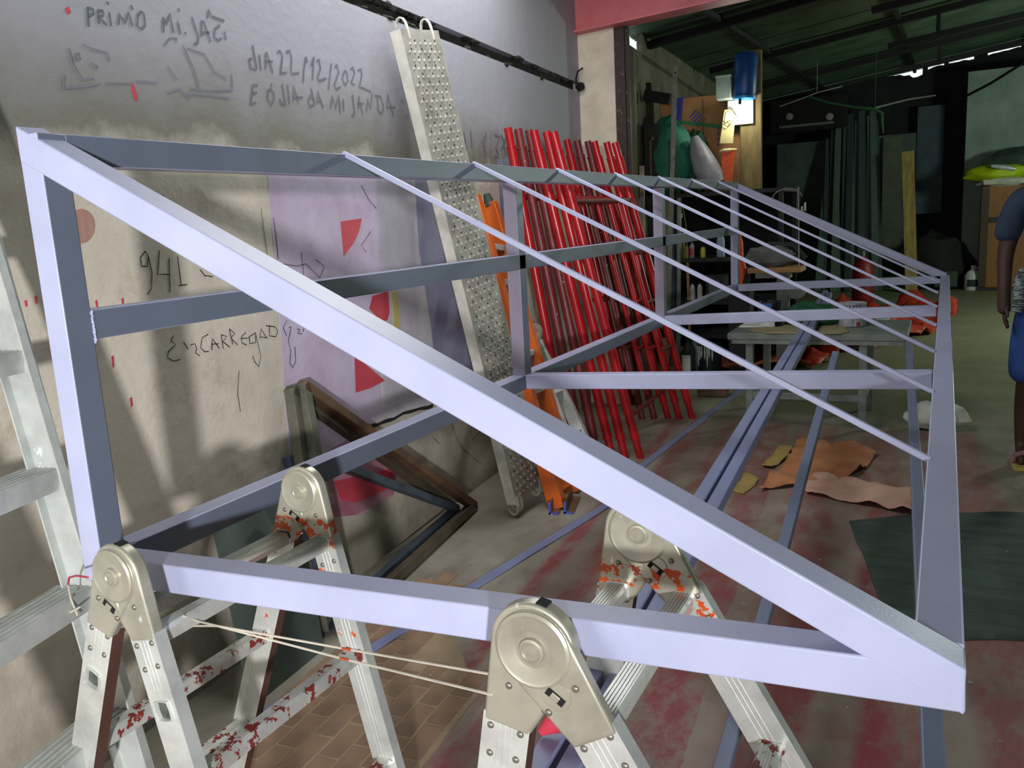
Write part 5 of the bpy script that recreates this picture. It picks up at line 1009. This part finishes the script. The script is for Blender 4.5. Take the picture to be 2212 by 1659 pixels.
edges = [(i, i+1) for i in range(7)] + [(3, 8), (8, 9), (9, 10), (10, 11), (11, 12), (3, 13), (13, 14), (14, 15), (15, 16), (16, 17), (0, 18), (18, 19), (19, 20), (20, 21), (21, 22), (22, 23), (0, 24), (24, 25), (25, 26), (26, 27), (27, 28), (28, 29)]
skin('body', nodes, edges, M_SKIN, pn)
for sd in (-1, 1):                     # fingers and thumb of each hand
    hx_, hy_ = sd*.245, -.075
    for k, L in enumerate((.075, .085, .08, .062)):
        b0 = pp(hx_, hy_-.028+.02*k, .826); b1 = pp(hx_-sd*.004, hy_-.032+.02*k, .835-L*.5); b2 = pp(hx_-sd*.02, hy_-.034+.019*k, .835-L)
        skin('finger', [(b0, .0105), (b1, .0095), (b2, .008)], [(0, 1), (1, 2)], M_SKIN, pn, 1)
    skin('thumb', [(pp(hx_, hy_-.03, .87), .011), (pp(hx_-sd*.01, hy_-.06, .845), .010), (pp(hx_-sd*.012, hy_-.068, .815), .008)], [(0, 1), (1, 2)], M_SKIN, pn, 1)
skin('tee_shirt', [(pp(0, 0, .86), (.178, .130)), (pp(0, 0, 1.12), (.158, .12)), (pp(0, 0, 1.32), (.175, .125)), (pp(0, .01, 1.45), (.125, .10)), (pp(-.20, .01, 1.42), .078), (pp(-.26, .0, 1.19), .072), (pp(.20, .01, 1.42), .078), (pp(.26, .0, 1.19), .072)],
     [(0, 1), (1, 2), (2, 3), (3, 4), (4, 5), (3, 6), (6, 7)], M_NAVY, pn)
skin('shorts', [(pp(0, 0, 1.04), (.164, .120)), (pp(0, 0, .88), (.172, .125)), (pp(-.11, 0, .70), .112), (pp(-.118, -.005, .43), .10), (pp(.11, 0, .70), .112), (pp(.118, -.005, .43), .10)], [(0, 1), (1, 2), (2, 3), (1, 4), (4, 5)], M_JEAN, pn)
MB().tube([pp(-.165, -.03, 1.06), pp(-.18, -.06, .98), pp(-.175, -.08, .90), pp(-.19, -.09, .84)], [.02, .035, .035, .025], 10).build('striped_shirt_tail', M_STRIPE, pn)
hd = MB().ball(pp(0, -.005, 1.735), (.088, .105, .085), 20, 12); hd.build('hair', M_HAIR, pn)
fm = MB()
for sd in (-1, 1): fm.ball(pp(sd*.03, -.108, 1.70), (.012, .006, .007), 8, 6); fm.ball(pp(sd*.085, -.01, 1.68), (.012, .02, .03), 8, 6)
fm.ball(pp(0, -.118, 1.665), (.014, .02, .022), 10, 7); fm.ball(pp(0, -.105, 1.625), (.026, .01, .009), 10, 6)
fm.build('face_features', M('darker_skin', srgb(50, 32, 26), .5), pn)
for sd in (-1, 1):
    f = MB().prism([(-.045, -.20), (.045, -.20), (.052, -.1), (.042, .0), (.042, .075), (-.042, .075), (-.042, .0), (-.052, -.1)], pp(sd*.125, 0, 0), (1, 0, 0), (0, 1, 0), (0, 0, 1), .022); so = f.build('sandal', M('yellow_sole', srgb(190, 176, 90), .7), pn, bevel=.006)
    MB().tube([pp(sd*.125-.05, -.10, .02), pp(sd*.125-.035, -.10, .065), pp(sd*.125, -.10, .078), pp(sd*.125+.035, -.10, .065), pp(sd*.125+.05, -.10, .02)], .016, 8).build('sandal_strap', M('dusky_pink_strap', srgb(150, 110, 116), .6), so)
